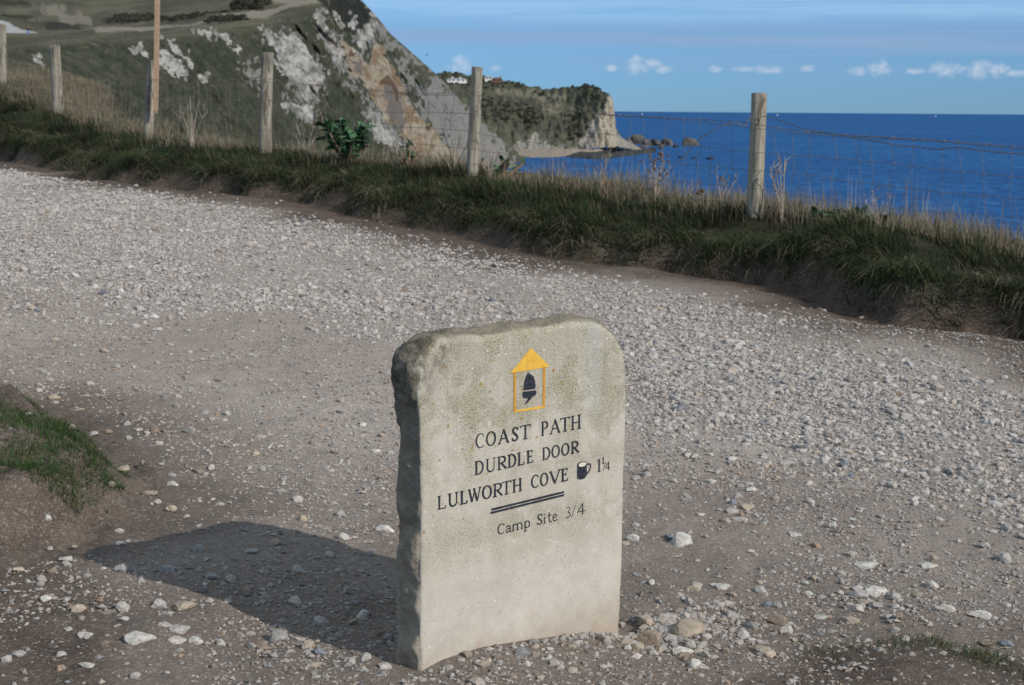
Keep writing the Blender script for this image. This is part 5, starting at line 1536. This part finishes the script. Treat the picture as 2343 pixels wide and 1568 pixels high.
# tankard
pt = Paint()
bx = [(1660, 745), (1672, 735), (1700, 748), (1735, 735), (1757, 722), (1762, 810), (1757, 855), (1735, 885), (1700, 896), (1668, 892), (1656, 875), (1656, 810)]
body_ = [(1660, 748)] + [(1660 + 98 * t, 748 + 10 * math.sin(t * 3.1) - 22 * t) for t in np.linspace(.1, .9, 6)] + [(1758, 722), (1762, 810), (1757, 855), (1735, 885), (1700, 896), (1668, 892), (1656, 875), (1656, 810)]
pt.poly([face_uv(*k7(*q)) for q in body_]); pt.build('mug_body', M_INK, stone)
a = np.radians(np.linspace(0, 360, 25)[:-1]); el_ = lambda rx, ry: [face_uv(*k7(1710 + rx * math.cos(q), 732 + ry * math.sin(q) - .22 * rx * math.cos(q))) for q in a]
pt = Paint(); pt.poly(el_(50, 32), .0022); pt.build('mug_rim', M_INK, stone)
pt = Paint(); pt.poly(el_(41, 24), .0030); pt.build('mug_foam', M_FOAM, stone)
pt = Paint(); pt.stroke([face_uv(*k7(*q)) for q in spline([(1758, 740), (1785, 722), (1803, 735), (1800, 775), (1780, 815), (1758, 838)], 22)], .0040); pt.build('mug_handle', M_INK, stone)
# yellow arrow and acorn
pt = Paint(); pt.poly([face_uv(*k6(*q)) for q in [(1162, 188), (1354, 378), (1350, 395), (1322, 400), (1300, 402), (1150, 428), (1000, 452), (945, 464), (958, 436), (1000, 395)]]); pt.build('arrow_head', M_YEL, stone, 'solid yellow triangle pointing up')
for nme, q in (('arrow_frame_side', [(976, 452), (1000, 448), (998, 870), (978, 888)]), ('arrow_frame_side', [(1293, 400), (1318, 396), (1312, 828), (1290, 822)]), ('arrow_frame_base', [(980, 889), (1002, 864), (1292, 814), (1310, 830), (1302, 838)])):
    pt = Paint(); pt.poly([face_uv(*k6(*z_q)) for z_q in q]); pt.build(nme, M_YEL if 'base' in nme else M_YELD, stone)
pt = Paint(); pt.poly([face_uv(*k6(*q)) for q in [(1133, 446), (1140, 468), (1160, 474), (1192, 502), (1206, 550), (1212, 600), (1206, 632), (1142, 640), (1083, 646), (1086, 596), (1094, 545), (1108, 500), (1124, 472)]]); pt.build('acorn_nut', M_INK, stone, 'black painted acorn nut')
pt = Paint(); pt.poly([face_uv(*k6(*q)) for q in [(1074, 664), (1150, 656), (1212, 648), (1224, 668), (1212, 700), (1185, 716), (1152, 730), (1112, 734), (1082, 732), (1070, 704)]]); pt.build('acorn_cup', M_INK, stone)
pt = Paint(); pt.poly([face_uv(*k6(*q)) for q in [(1138, 728), (1176, 722), (1150, 752), (1128, 780), (1098, 804), (1112, 770), (1126, 750)]]); pt.build('acorn_stalk', M_INK, stone)

# ================================================================== PEBBLES
def ico(sub):
    bm = bmesh.new(); bmesh.ops.create_icosphere(bm, subdivisions=sub, radius=1)
    v = np.array([q.co[:] for q in bm.verts]); f = np.array([[q.index for q in p.verts] for p in bm.faces]); bm.free(); return v, f
ICO = ico(1)
OCT = (np.array([(1, 0, 0), (-1, 0, 0), (0, 1, 0), (0, -1, 0), (0, 0, 1), (0, 0, -1)], float), np.array([(0, 2, 4), (2, 1, 4), (1, 3, 4), (3, 0, 4), (2, 0, 5), (1, 2, 5), (3, 1, 5), (0, 3, 5)]))
PAL = np.array([(.415, .383, .355), (.375, .343, .316), (.465, .435, .405), (.335, .308, .288), (.26, .25, .245), (.175, .17, .172), (.39, .335, .285), (.33, .275, .225), (.34, .245, .175), (.23, .19, .16)])
def pebble_mesh(name, x, y, size, base, weights, seed, sink=.25, jit=.28, tone=1.0):
    rg = np.random.default_rng(seed); n = len(x); bv, bf = base; k = len(bv)
    v = bv[None] * (1 + rg.uniform(-jit, jit, (n, k, 1))) * rg.uniform(.6, 1.15, (n, 1, 3)) * np.array([1.15, 1.0, .68])
    th = rg.uniform(0, 6.28, n); tx = rg.normal(0, .3, n)
    c_, s_ = np.cos(tx)[:, None], np.sin(tx)[:, None]
    v = np.stack([v[..., 0], v[..., 1] * c_ - v[..., 2] * s_, v[..., 1] * s_ + v[..., 2] * c_], -1)
    c_, s_ = np.cos(th)[:, None], np.sin(th)[:, None]
    v = np.stack([v[..., 0] * c_ - v[..., 1] * s_, v[..., 0] * s_ + v[..., 1] * c_, v[..., 2]], -1)
    v = v * (size / 2)[:, None, None]
    z = gz(x, y)
    v += np.stack([x, y, z + size * (.5 * .62 - sink)], 1)[:, None]
    col = PAL[rg.choice(len(PAL), n, p=np.array(weights) / sum(weights))] * rg.uniform(.82, 1.12, (n, 1)) * tone
    F = (bf[None] + np.arange(n)[:, None, None] * k).reshape(-1, 3)
    return mesh_np(name, v.reshape(-1, 3), F, [M_PEB], dict(Col=np.repeat(col, k, 0)))

def frustum(n, r0, r1, rg, half=22):
    a = np.radians(rg.uniform(-half, half, n)); r = np.sqrt(rg.uniform(r0 * r0, r1 * r1, n))
    return r * np.sin(a), r * np.cos(a)
def clear_of_stone(x, y):
    su = (x - STONE0[0]) * SU[0] + (y - STONE0[1]) * SU[1]; sb = (x - STONE0[0]) * SB[0] + (y - STONE0[1]) * SB[1]
    return ~((su > -.01) & (su < .66) & (sb > -.012) & (sb < THK + .01))
W_PALE = [.33, .33, .05, .13, .045, .015, .06, .014, .003, .013]
W_DIRT = [.14, .25, .03, .18, .04, .02, .15, .08, .012, .10]
# the dense pale gravel band
rg = np.random.default_rng(701)
n = 560000
x, y = frustum(n, 4.0, 27, rg, 20.5)
r = np.hypot(x, y)
S2, T2 = fence_st(x, y)
gness = gravelness(x, y) * sstep(T2, 1.6, 2.3)
k = rg.uniform(0, 1, n) < gness
x, y, r = x[k], y[k], r[k]
size = np.clip(rg.lognormal(math.log(.0172), .44, len(x)), .008, .055) * np.interp(r, [4, 9, 16, 27], [1.0, 1.05, 1.2, 1.45])
far = r > 9.5
o = link('gravel', pebble_mesh('gravel', x[~far], y[~far], size[~far], ICO, W_PALE, 702)); tag(o, 'dense pale gravel spread over the middle of the path', 'gravel', kind='stuff')
o = link('far_gravel', pebble_mesh('far_gravel', x[far], y[far], size[far], OCT, W_PALE, 703)); tag(o, 'pale gravel on the far stretch of the path towards the bank', 'gravel', kind='stuff')
# small grit and chips over the near dirt
rg = np.random.default_rng(711)
n = 150000
x, y = frustum(n, 2.9, 9.5, rg)
cl = fbm(x * 1.8, y * 1.8, seed=713, oct=4)
S2, T2 = fence_st(x, y); m1d = poly_sd(x, y, MOUND)
k = (rg.uniform(0, 1, n) < np.clip(.55 + .75 * cl, .14, 1)) & (T2 > 1.25) & clear_of_stone(x, y) & (rg.uniform(0, 1, n) < np.where(m1d > -.25, .5, 1))
x, y = x[k], y[k]
size = np.clip(rg.lognormal(math.log(.0090), .48, len(x)), .004, .028)
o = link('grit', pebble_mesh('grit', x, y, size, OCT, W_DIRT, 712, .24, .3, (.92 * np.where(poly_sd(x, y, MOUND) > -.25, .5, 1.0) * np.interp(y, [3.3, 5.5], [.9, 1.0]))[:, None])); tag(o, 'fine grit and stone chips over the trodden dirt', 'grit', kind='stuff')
# middling loose stones
rg = np.random.default_rng(721)
n = 9000
x, y = frustum(n, 2.9, 16, rg)
cl = fbm(x * 1.2, y * 1.2, seed=723, oct=4)
S2, T2 = fence_st(x, y); m1d = poly_sd(x, y, MOUND)
k = (rg.uniform(0, 1, n) < np.clip(.34 + .8 * cl, .04, 1)) & (T2 > 1.2) & clear_of_stone(x, y) & (rg.uniform(0, 1, n) < np.where(m1d > -.2, .2, 1)) & (rg.uniform(0, 1, n) < np.where((x < -.35) & (y < 5.2), .45, 1)) & (rg.uniform(0, 1, n) < np.interp(T2, [1.2, 2.0], [.25, 1]))
x, y = x[k], y[k]
ub = np.where(rg.uniform(0, 1, 900) < .55, rg.normal(.82, .16, 900), rg.uniform(-.05, 1.05, 900)); wb = np.abs(rg.normal(0, .10, 900)) + .006
bx_ = STONE0[0] + SU[0] * ub - SB[0] * wb; by_ = STONE0[1] + SU[1] * ub - SB[1] * wb
kb = clear_of_stone(bx_, by_) & (rg.uniform(0, 1, 900) < np.interp(ub, [-.05, .3, .6, .75, 1.05], [.3, .45, .8, 1, .7]))
x = np.concatenate([x, bx_[kb]]); y = np.concatenate([y, by_[kb]])
size = np.clip(rg.lognormal(math.log(.022), .35, len(x)), .012, .045)
size[-int(kb.sum()):] *= np.where(rg.uniform(0, 1, int(kb.sum())) < .15, 1.3, .72)
o = link('loose_pebbles', pebble_mesh('loose_pebbles', x, y, size, ICO, W_DIRT, 722, .24, .3, .92)); tag(o, 'scattered loose pebbles lying between the larger stones', 'pebbles', kind='stuff')

# individual stones
def stone_mat(nm, col, v=.22):
    return mat_simple(nm, col, .9, .26, 2.6, .5, .006, .14)
SM = dict(white=stone_mat('chalk_white', (.45, .43, .395)), pale=stone_mat('pale_limestone', (.40, .37, .335)), tan=stone_mat('tan_stone', (.36, .30, .235)),
          brown=stone_mat('brown_stone', (.23, .18, .14)), grey=stone_mat('grey_flint', (.29, .275, .26)), blue=stone_mat('blue_grey_flint', (.18, .19, .215)))
SHAPES = {}
def stone_obj(px_s, py_s, w, h, colr, seed):
    """position and size in full photograph pixels"""
    px, py = px_s / 1.65329, py_s / 1.65329
    g0 = ground_hit(px, py + h / 1.65329 * .25)[1]
    ys_ = np.linspace(g0 * .75, g0 * 1.08, 160)
    pp = P(px, py + h / 1.65329 * .25, ys_)
    bl_ = pp[:, 2] < gz(pp[:, 0], pp[:, 1])
    p = pp[int(np.argmax(bl_))] if bl_.any() else pp[-1]
    s = p[1] / FPX / 1.65329
    key = (seed % 9, colr)
    if key not in SHAPES: SHAPES[key] = rock_mesh('stone', 800 + key[0], 3, .2, SM[colr], 1.1, 13)
    o = link('stone', SHAPES[key])
    W = w * s * .66; Hh = max(h * s * .72, W * .34)
    o.scale = (W, W * .8, Hh)
    rz = ((seed * 37) % 63) / 10
    if abs(math.cos(rz)) < .6: rz = (seed % 7 - 3) * .15
    o.rotation_euler = ((seed % 5 - 2) * .08, (seed % 3 - 1) * .1, rz)
    o.location = (p[0], p[1] + W * .3, gz(p[0], p[1] + W * .3) + Hh * .28)
    return o
def q8(x, y): return 2300 + x / 1.4905, 1700 + y / 1.4905
def q4(x, y): return x / 1.464, 1900 + y / 1.464
def q7(x, y): return x / 2.24, 1400 + y / 2.24
def q1(x, y): return x / 1.7425, 500 + y / 1.7425
GRP = 'larger loose stones on the path'
NAMED = [
    (q8, 1.4905, 435, 1035, 210, 85, 'tan', 'long flat tan block lying right of the waymark stone foot'),
    (q8, 1.4905, 205, 975, 110, 62, 'tan', 'tan stone touching ground close behind the long flat block'),
    (q8, 1.4905, 230, 1080, 120, 110, 'brown', 'lumpy brown stone between the slab foot and the long flat block'),
    (q8, 1.4905, 110, 1125, 46, 42, 'white', 'small white stone at the right foot of the slab'),
    (q8, 1.4905, 165, 1125, 70, 62, 'tan', 'rounded tan stone beside the small white stone at the slab foot'),
    (q8, 1.4905, 410, 1148, 112, 62, 'white', 'pale angular stone in front of the long flat block'),
    (q8, 1.4905, 465, 1105, 80, 52, 'pale', 'grey-beige stone just below the long flat block'),
    (q8, 1.4905, 530, 1108, 45, 56, 'pale', 'small upright pale stone at the right end of the cluster by the slab'),
    (q8, 1.4905, 260, 1152, 52, 36, 'pale', 'small pale stone below the lumpy brown one'),
    (q8, 1.4905, 485, 1222, 82, 50, 'white', 'white chalk lump on bare soil in front of the stone cluster'),
    (q8, 1.4905, 880, 1145, 122, 55, 'tan', 'tan stone half sunk in dark soil near the bottom edge'),
    (q8, 1.4905, 955, 970, 92, 62, 'brown', 'brown tilted stone leaning behind a beige one'),
    (q8, 1.4905, 1003, 1027, 86, 72, 'pale', 'beige angular stone leaning against a brown one'),
    (q8, 1.4905, 1415, 830, 102, 62, 'grey', 'grey square stone left of the pair on the dirt at right'),
    (q8, 1.4905, 1505, 805, 124, 66, 'white', 'large whitish wedge stone right of the grey square one'),
    (q8, 1.4905, 1620, 840, 72, 40, 'pale', 'flat pale stone right of the whitish wedge'),
    (q8, 1.4905, 645, 780, 62, 46, 'white', 'white stone alone on dirt level with the slab foot text'),
    (q8, 1.4905, 860, 800, 62, 50, 'white', 'white tilted stone above the brown and beige pair'),
    (q8, 1.4905, 405, 530, 130, 76, 'white', 'big white chalk lump right of the slab'),
    (q8, 1.4905, 340, 500, 60, 40, 'blue', 'blue-grey stone touching the big white chalk lump'),
    (q8, 1.4905, 140, 505, 62, 42, 'white', 'white stone close to the right side of the slab'),
    (q8, 1.4905, 1265, 432, 52, 46, 'white', 'small bright cube-like stone on the open dirt'),
    (q8, 1.4905, 1835, 625, 46, 50, 'tan', 'rounded tan stone standing behind a flat white one'),
    (q8, 1.4905, 1805, 660, 92, 34, 'white', 'flat white stone in front of a rounded tan one'),
    (q8, 1.4905, 2240, 630, 72, 52, 'white', 'white angular stone near the right edge'),
    (q8, 1.4905, 1455, 663, 112, 34, 'white', 'long flat white stone set in the dirt'),
    (q8, 1.4905, 1335, 88, 62, 46, 'blue', 'blue-grey flint at the lower edge of the dense gravel'),
    (q8, 1.4905, 1370, 160, 52, 34, 'blue', 'dark blue flint just below the gravel edge'),
    (q8, 1.4905, 1595, 205, 72, 46, 'pale', 'broad pale stone below the gravel edge at right'),
    (q8, 1.4905, 2100, 942, 112, 46, 'white', 'long white stone above the corner grass'),
    (q8, 1.4905, 1640, 947, 50, 50, 'brown', 'dark brown stone above the corner grass'),
    (q8, 1.4905, 1615, 1023, 56, 44, 'grey', 'grey rounded stone nearest the corner grass'),
    (q4, 1.464, 755, 758, 145, 68, 'white', 'large flat white stone in front of the slab shadow'),
    (q4, 1.464, 678, 585, 86, 52, 'pale', 'pale wedge stone at the lower edge of the shadow'),
    (q4, 1.464, 990, 715, 96, 46, 'pale', 'pale block right of the large flat white stone'),
    (q4, 1.464, 1085, 770, 80, 44, 'white', 'bluish white stone below the slab shadow'),
    (q4, 1.464, 1530, 760, 116, 66, 'grey', 'large grey stone inside the lower slab shadow'),
    (q4, 1.464, 1770, 665, 102, 52, 'grey', 'grey stone in the shadow close to the slab'),
    (q4, 1.464, 920, 375, 92, 52, 'grey', 'rounded stone in the middle of the slab shadow'),
    (q4, 1.464, 670, 370, 76, 60, 'grey', 'stone in the left part of the slab shadow'),
    (q4, 1.464, 1165, 415, 56, 54, 'grey', 'upright stone in the centre of the slab shadow'),
    (q4, 1.464, 250, 535, 56, 40, 'white', 'small white pointed stone on dirt left of the shadow'),
    (q4, 1.464, 880, 570, 80, 46, 'white', 'white stone right at the lower shadow edge'),
    (q4, 1.464, 1740, 905, 76, 34, 'tan', 'tan flat stone near the left foot of the slab'),
    (q4, 1.464, 2135, 155, 102, 50, 'white', 'white broken stone touching the left side of the slab'),
    (q7, 2.24, 1295, 530, 92, 80, 'brown', 'brown upright stone in the sunlit dirt right of the turf mound'),
    (q7, 2.24, 1385, 518, 72, 30, 'brown', 'thin brown stone right beside the brown upright one'),
    (q7, 2.24, 1605, 525, 92, 56, 'grey', 'grey-white stone with a shadow, farthest right above the turf mound'),
    (q7, 2.24, 1035, 845, 112, 50, 'tan', 'tan stone right of the turf mound tip'),
    (q7, 2.24, 1250, 1045, 142, 60, 'tan', 'broad tan-grey stone near the shadow tip'),
    (q7, 2.24, 450, 230, 80, 46, 'tan', 'tan stone just above the turf mound'),
    (q7, 2.24, 585, 475, 90, 54, 'tan', 'tan stone against the right side of the turf mound'),
    (q7, 2.24, 240, 378, 46, 36, 'white', 'white stone on the soil of the turf mound'),
    (q7, 2.24, 1465, 970, 92, 46, 'pale', 'pale flat stone upper right of the broad tan-grey one'),
    (q7, 2.24, 400, 1290, 56, 42, 'white', 'white stone on the soil slope below the turf mound'),
    (q7, 2.24, 1670, 860, 102, 46, 'brown', 'brown flat stone midway between mound and slab'),
    (q1, 1.7425, 685, 1068, 58, 30, 'blue', 'dark blue flint on the pale gravel at left'),
    (q1, 1.7425, 1035, 1305, 66, 34, 'white', 'flat white stone alone on dirt below the gravel at left'),
    (q1, 1.7425, 245, 1180, 50, 28, 'blue', 'blue-grey flat flint near the left edge'),
    (q1, 1.7425, 360, 1368, 42, 30, 'tan', 'tan stone on brown dirt near the left edge')]
OTHERS = [(q8, 1.4905, 695, 355, 60, 36, 'pale'), (q8, 1.4905, 785, 330, 70, 40, 'tan'), (q8, 1.4905, 750, 375, 36, 34, 'brown'), (q8, 1.4905, 745, 400, 80, 22, 'pale'), (q8, 1.4905, 1370, 402, 50, 30, 'white'),
          (q8, 1.4905, 2280, 708, 36, 40, 'grey'), (q8, 1.4905, 1590, 950, 50, 30, 'pale'), (q8, 1.4905, 1315, 710, 50, 40, 'pale'), (q8, 1.4905, 1315, 755, 32, 40, 'grey'), (q8, 1.4905, 1160, 725, 36, 30, 'white'),
          (q8, 1.4905, 1200, 955, 70, 22, 'white'), (q8, 1.4905, 1415, 905, 70, 38, 'pale'), (q8, 1.4905, 950, 885, 46, 44, 'grey'), (q8, 1.4905, 895, 880, 50, 40, 'blue'), (q8, 1.4905, 220, 150, 60, 32, 'pale'),
          (q8, 1.4905, 370, 180, 50, 30, 'pale'), (q8, 1.4905, 580, 190, 50, 30, 'white'), (q8, 1.4905, 805, 230, 66, 30, 'white'), (q8, 1.4905, 700, 62, 56, 32, 'white'), (q8, 1.4905, 615, 880, 46, 58, 'pale'),
          (q8, 1.4905, 678, 945, 32, 44, 'pale'), (q8, 1.4905, 1910, 900, 80, 36, 'pale'), (q8, 1.4905, 1855, 900, 60, 34, 'pale'), (q8, 1.4905, 2250, 450, 60, 50, 'grey'), (q8, 1.4905, 2130, 545, 60, 36, 'pale'),
          (q4, 1.464, 1020, 580, 100, 56, 'tan'), (q4, 1.464, 975, 775, 96, 32, 'pale'), (q4, 1.464, 580, 785, 46, 36, 'brown'), (q4, 1.464, 1390, 800, 52, 40, 'pale'), (q4, 1.464, 1215, 790, 52, 36, 'pale'),
          (q4, 1.464, 1090, 265, 60, 44, 'grey'), (q4, 1.464, 1385, 275, 70, 36, 'grey'), (q4, 1.464, 750, 965, 60, 32, 'pale'), (q4, 1.464, 670, 230, 60, 26, 'pale'), (q4, 1.464, 365, 350, 50, 26, 'pale'),
          (q4, 1.464, 1830, 710, 60, 32, 'grey'), (q4, 1.464, 910, 680, 70, 28, 'pale'), (q4, 1.464, 470, 740, 70, 28, 'pale'), (q4, 1.464, 330, 850, 60, 26, 'white'), (q4, 1.464, 480, 905, 80, 24, 'pale'),
          (q7, 2.24, 1165, 508, 76, 28, 'pale'), (q7, 2.24, 905, 530, 92, 30, 'brown'), (q7, 2.24, 1205, 800, 46, 46, 'grey'), (q7, 2.24, 970, 640, 60, 28, 'brown'), (q7, 2.24, 1345, 625, 76, 32, 'pale'),
          (q7, 2.24, 940, 975, 50, 44, 'tan'), (q7, 2.24, 1850, 95, 70, 26, 'brown'), (q7, 2.24, 2160, 715, 80, 36, 'tan'), (q7, 2.24, 2225, 845, 42, 50, 'grey'), (q7, 2.24, 665, 345, 80, 26, 'tan'), (q7, 2.24, 790, 555, 90, 22, 'white')]
for i, (fn, sc, x, y, w, h, c_, lab) in enumerate(NAMED):
    q = fn(x, y); o = stone_obj(q[0], q[1], w / sc, h / sc, c_, i * 7 + 3)
    tag(o, lab, 'stone', GRP)
OTHER_OBJS = []
for i, (fn, sc, x, y, w, h, c_) in enumerate(OTHERS):
    q = fn(x, y); o = stone_obj(q[0], q[1], w / sc, h / sc, c_, i * 5 + 2)
    tag(o, 'palm sized stone lying loose on the trodden dirt', 'stone', GRP); OTHER_OBJS.append((o, q[0] / 1.65329, q[1] / 1.65329, c_))
LAND = [(1190, 745, 'the waymark slab'), (1726, 510, 'the thick post'), (1080, 402, 'the slim post'), (605, 362, 'the stout post'), (338, 328, 'the batten post'), (133, 262, 'the leaning post'),
        (230, 1120, 'the turf mound'), (2240, 1520, 'the corner grass'), (795, 366, 'the largest cabbage plant'), (1935, 490, 'the low green plant on the tussock'), (420, 1290, 'the slab shadow')]
SHORT = {0: 'the long flat tan block', 9: 'the white chalk lump in front of the stone cluster', 10: 'the half sunk tan stone', 12: 'the leaning beige stone', 14: 'the whitish wedge stone', 16: 'the lone white stone',
         18: 'the big white chalk lump', 20: 'the white stone close to the slab', 21: 'the bright cube-like stone', 23: 'the flat white stone', 24: 'the white angular stone', 25: 'the long flat white stone',
         26: 'the blue-grey flint', 27: 'the dark blue flint below the gravel', 28: 'the broad pale stone', 29: 'the long white stone', 31: 'the grey rounded stone', 32: 'the large flat white stone', 33: 'the pale wedge stone',
         36: 'the large grey shadowed stone', 41: 'the small white pointed stone', 44: 'the white broken stone', 45: 'the brown upright stone', 47: 'the grey-white stone', 48: 'the tan stone by the mound tip', 49: 'the broad tan-grey stone',
         50: 'the tan stone above the mound', 54: 'the white stone on the soil slope', 55: 'the brown flat stone', 56: 'the dark blue flint on the gravel', 57: 'the lone flat white stone', 58: 'the blue-grey flat flint', 59: 'the tan stone near the left edge'}
for k_, nm in SHORT.items():
    q = NAMED[k_][0](NAMED[k_][2], NAMED[k_][3]); LAND.append((q[0] / 1.65329, q[1] / 1.65329, nm))
USED = {}
def where(px, py, size, colr):
    ds = sorted(LAND, key=lambda l: math.hypot(px - l[0], (py - l[1]) * 1.6))
    for l in ds[:14]:
        dx, dy = px - l[0], py - l[1]
        far_ = math.hypot(dx, dy)
        adv = 'just' if far_ < 90 else ('well' if far_ > 260 else '')
        d_ = ('right of' if dx > 0 else 'left of') if abs(dx) > 1.3 * abs(dy) else (('below' if dy > 0 else 'above') if abs(dy) > 1.3 * abs(dx) else (('below and ' if dy > 0 else 'above and ') + ('right of' if dx > 0 else 'left of')))
        lab = ' '.join(('%s %s stone %s %s %s' % (size, colr, adv, d_, l[2])).split())
        if lab not in USED and len(lab.split()) <= 16:
            USED[lab] = 1; return lab
    return '%s %s stone lying loose on the path' % (size, colr)
for o, px, py, c_ in OTHER_OBJS: o['label'] = where(px, py, 'palm sized', dict(blue='blue-grey').get(c_, c_))
rg = np.random.default_rng(731)
NEED = 300 - len(NAMED) - len(OTHERS)
cx_, cy_ = rg.uniform(20, 2320, 4000), rg.uniform(430, 1540, 4000)
cp_ = ground_hit(cx_, cy_)
okk = ~((cx_ > 890) & (cx_ < 1440) & (cy_ > 720)) & (fence_st(cp_[:, 0], cp_[:, 1])[1] > 1.8) & (poly_sd(cp_[:, 0], cp_[:, 1], MOUND) < -.05) & (poly_sd(cp_[:, 0], cp_[:, 1], MOUND2) < -.05) & clear_of_stone(cp_[:, 0], cp_[:, 1])
sel = np.argwhere(okk)[:NEED, 0]
gg_ = gravelness(cp_[:, 0], cp_[:, 1]); gzz_ = gz(cp_[:, 0], cp_[:, 1])
for i_ in sel:
    p, g_ = cp_[i_], gg_[i_]
    W = rg.uniform(.018, .030) if g_ > .4 else rg.uniform(.013, .024)
    if p[1] > 8: W *= 1.2
    c_ = str(rg.choice(['white', 'pale', 'grey', 'blue', 'tan', 'brown'], p=[.24, .44, .14, .05, .09, .04] if g_ > .4 else [.14, .42, .16, .04, .16, .08]))
    key = (int(rg.integers(0, 9)), c_)
    if key not in SHAPES: SHAPES[key] = rock_mesh('stone', 800 + key[0], 3, .2, SM[c_], 1.1, 13)
    o = link('stone', SHAPES[key])
    o.scale = (W, W * rg.uniform(.65, .95), W * rg.uniform(.42, .7)); o.rotation_euler = (rg.normal(0, .15), rg.normal(0, .15), rg.uniform(0, 6.28))
    o.location = (p[0], p[1], gzz_[i_] + o.scale[2] * .3)
    tag(o, where(cx_[i_], cy_[i_], 'small', dict(blue='blue-grey').get(c_, c_)), 'stone', GRP)
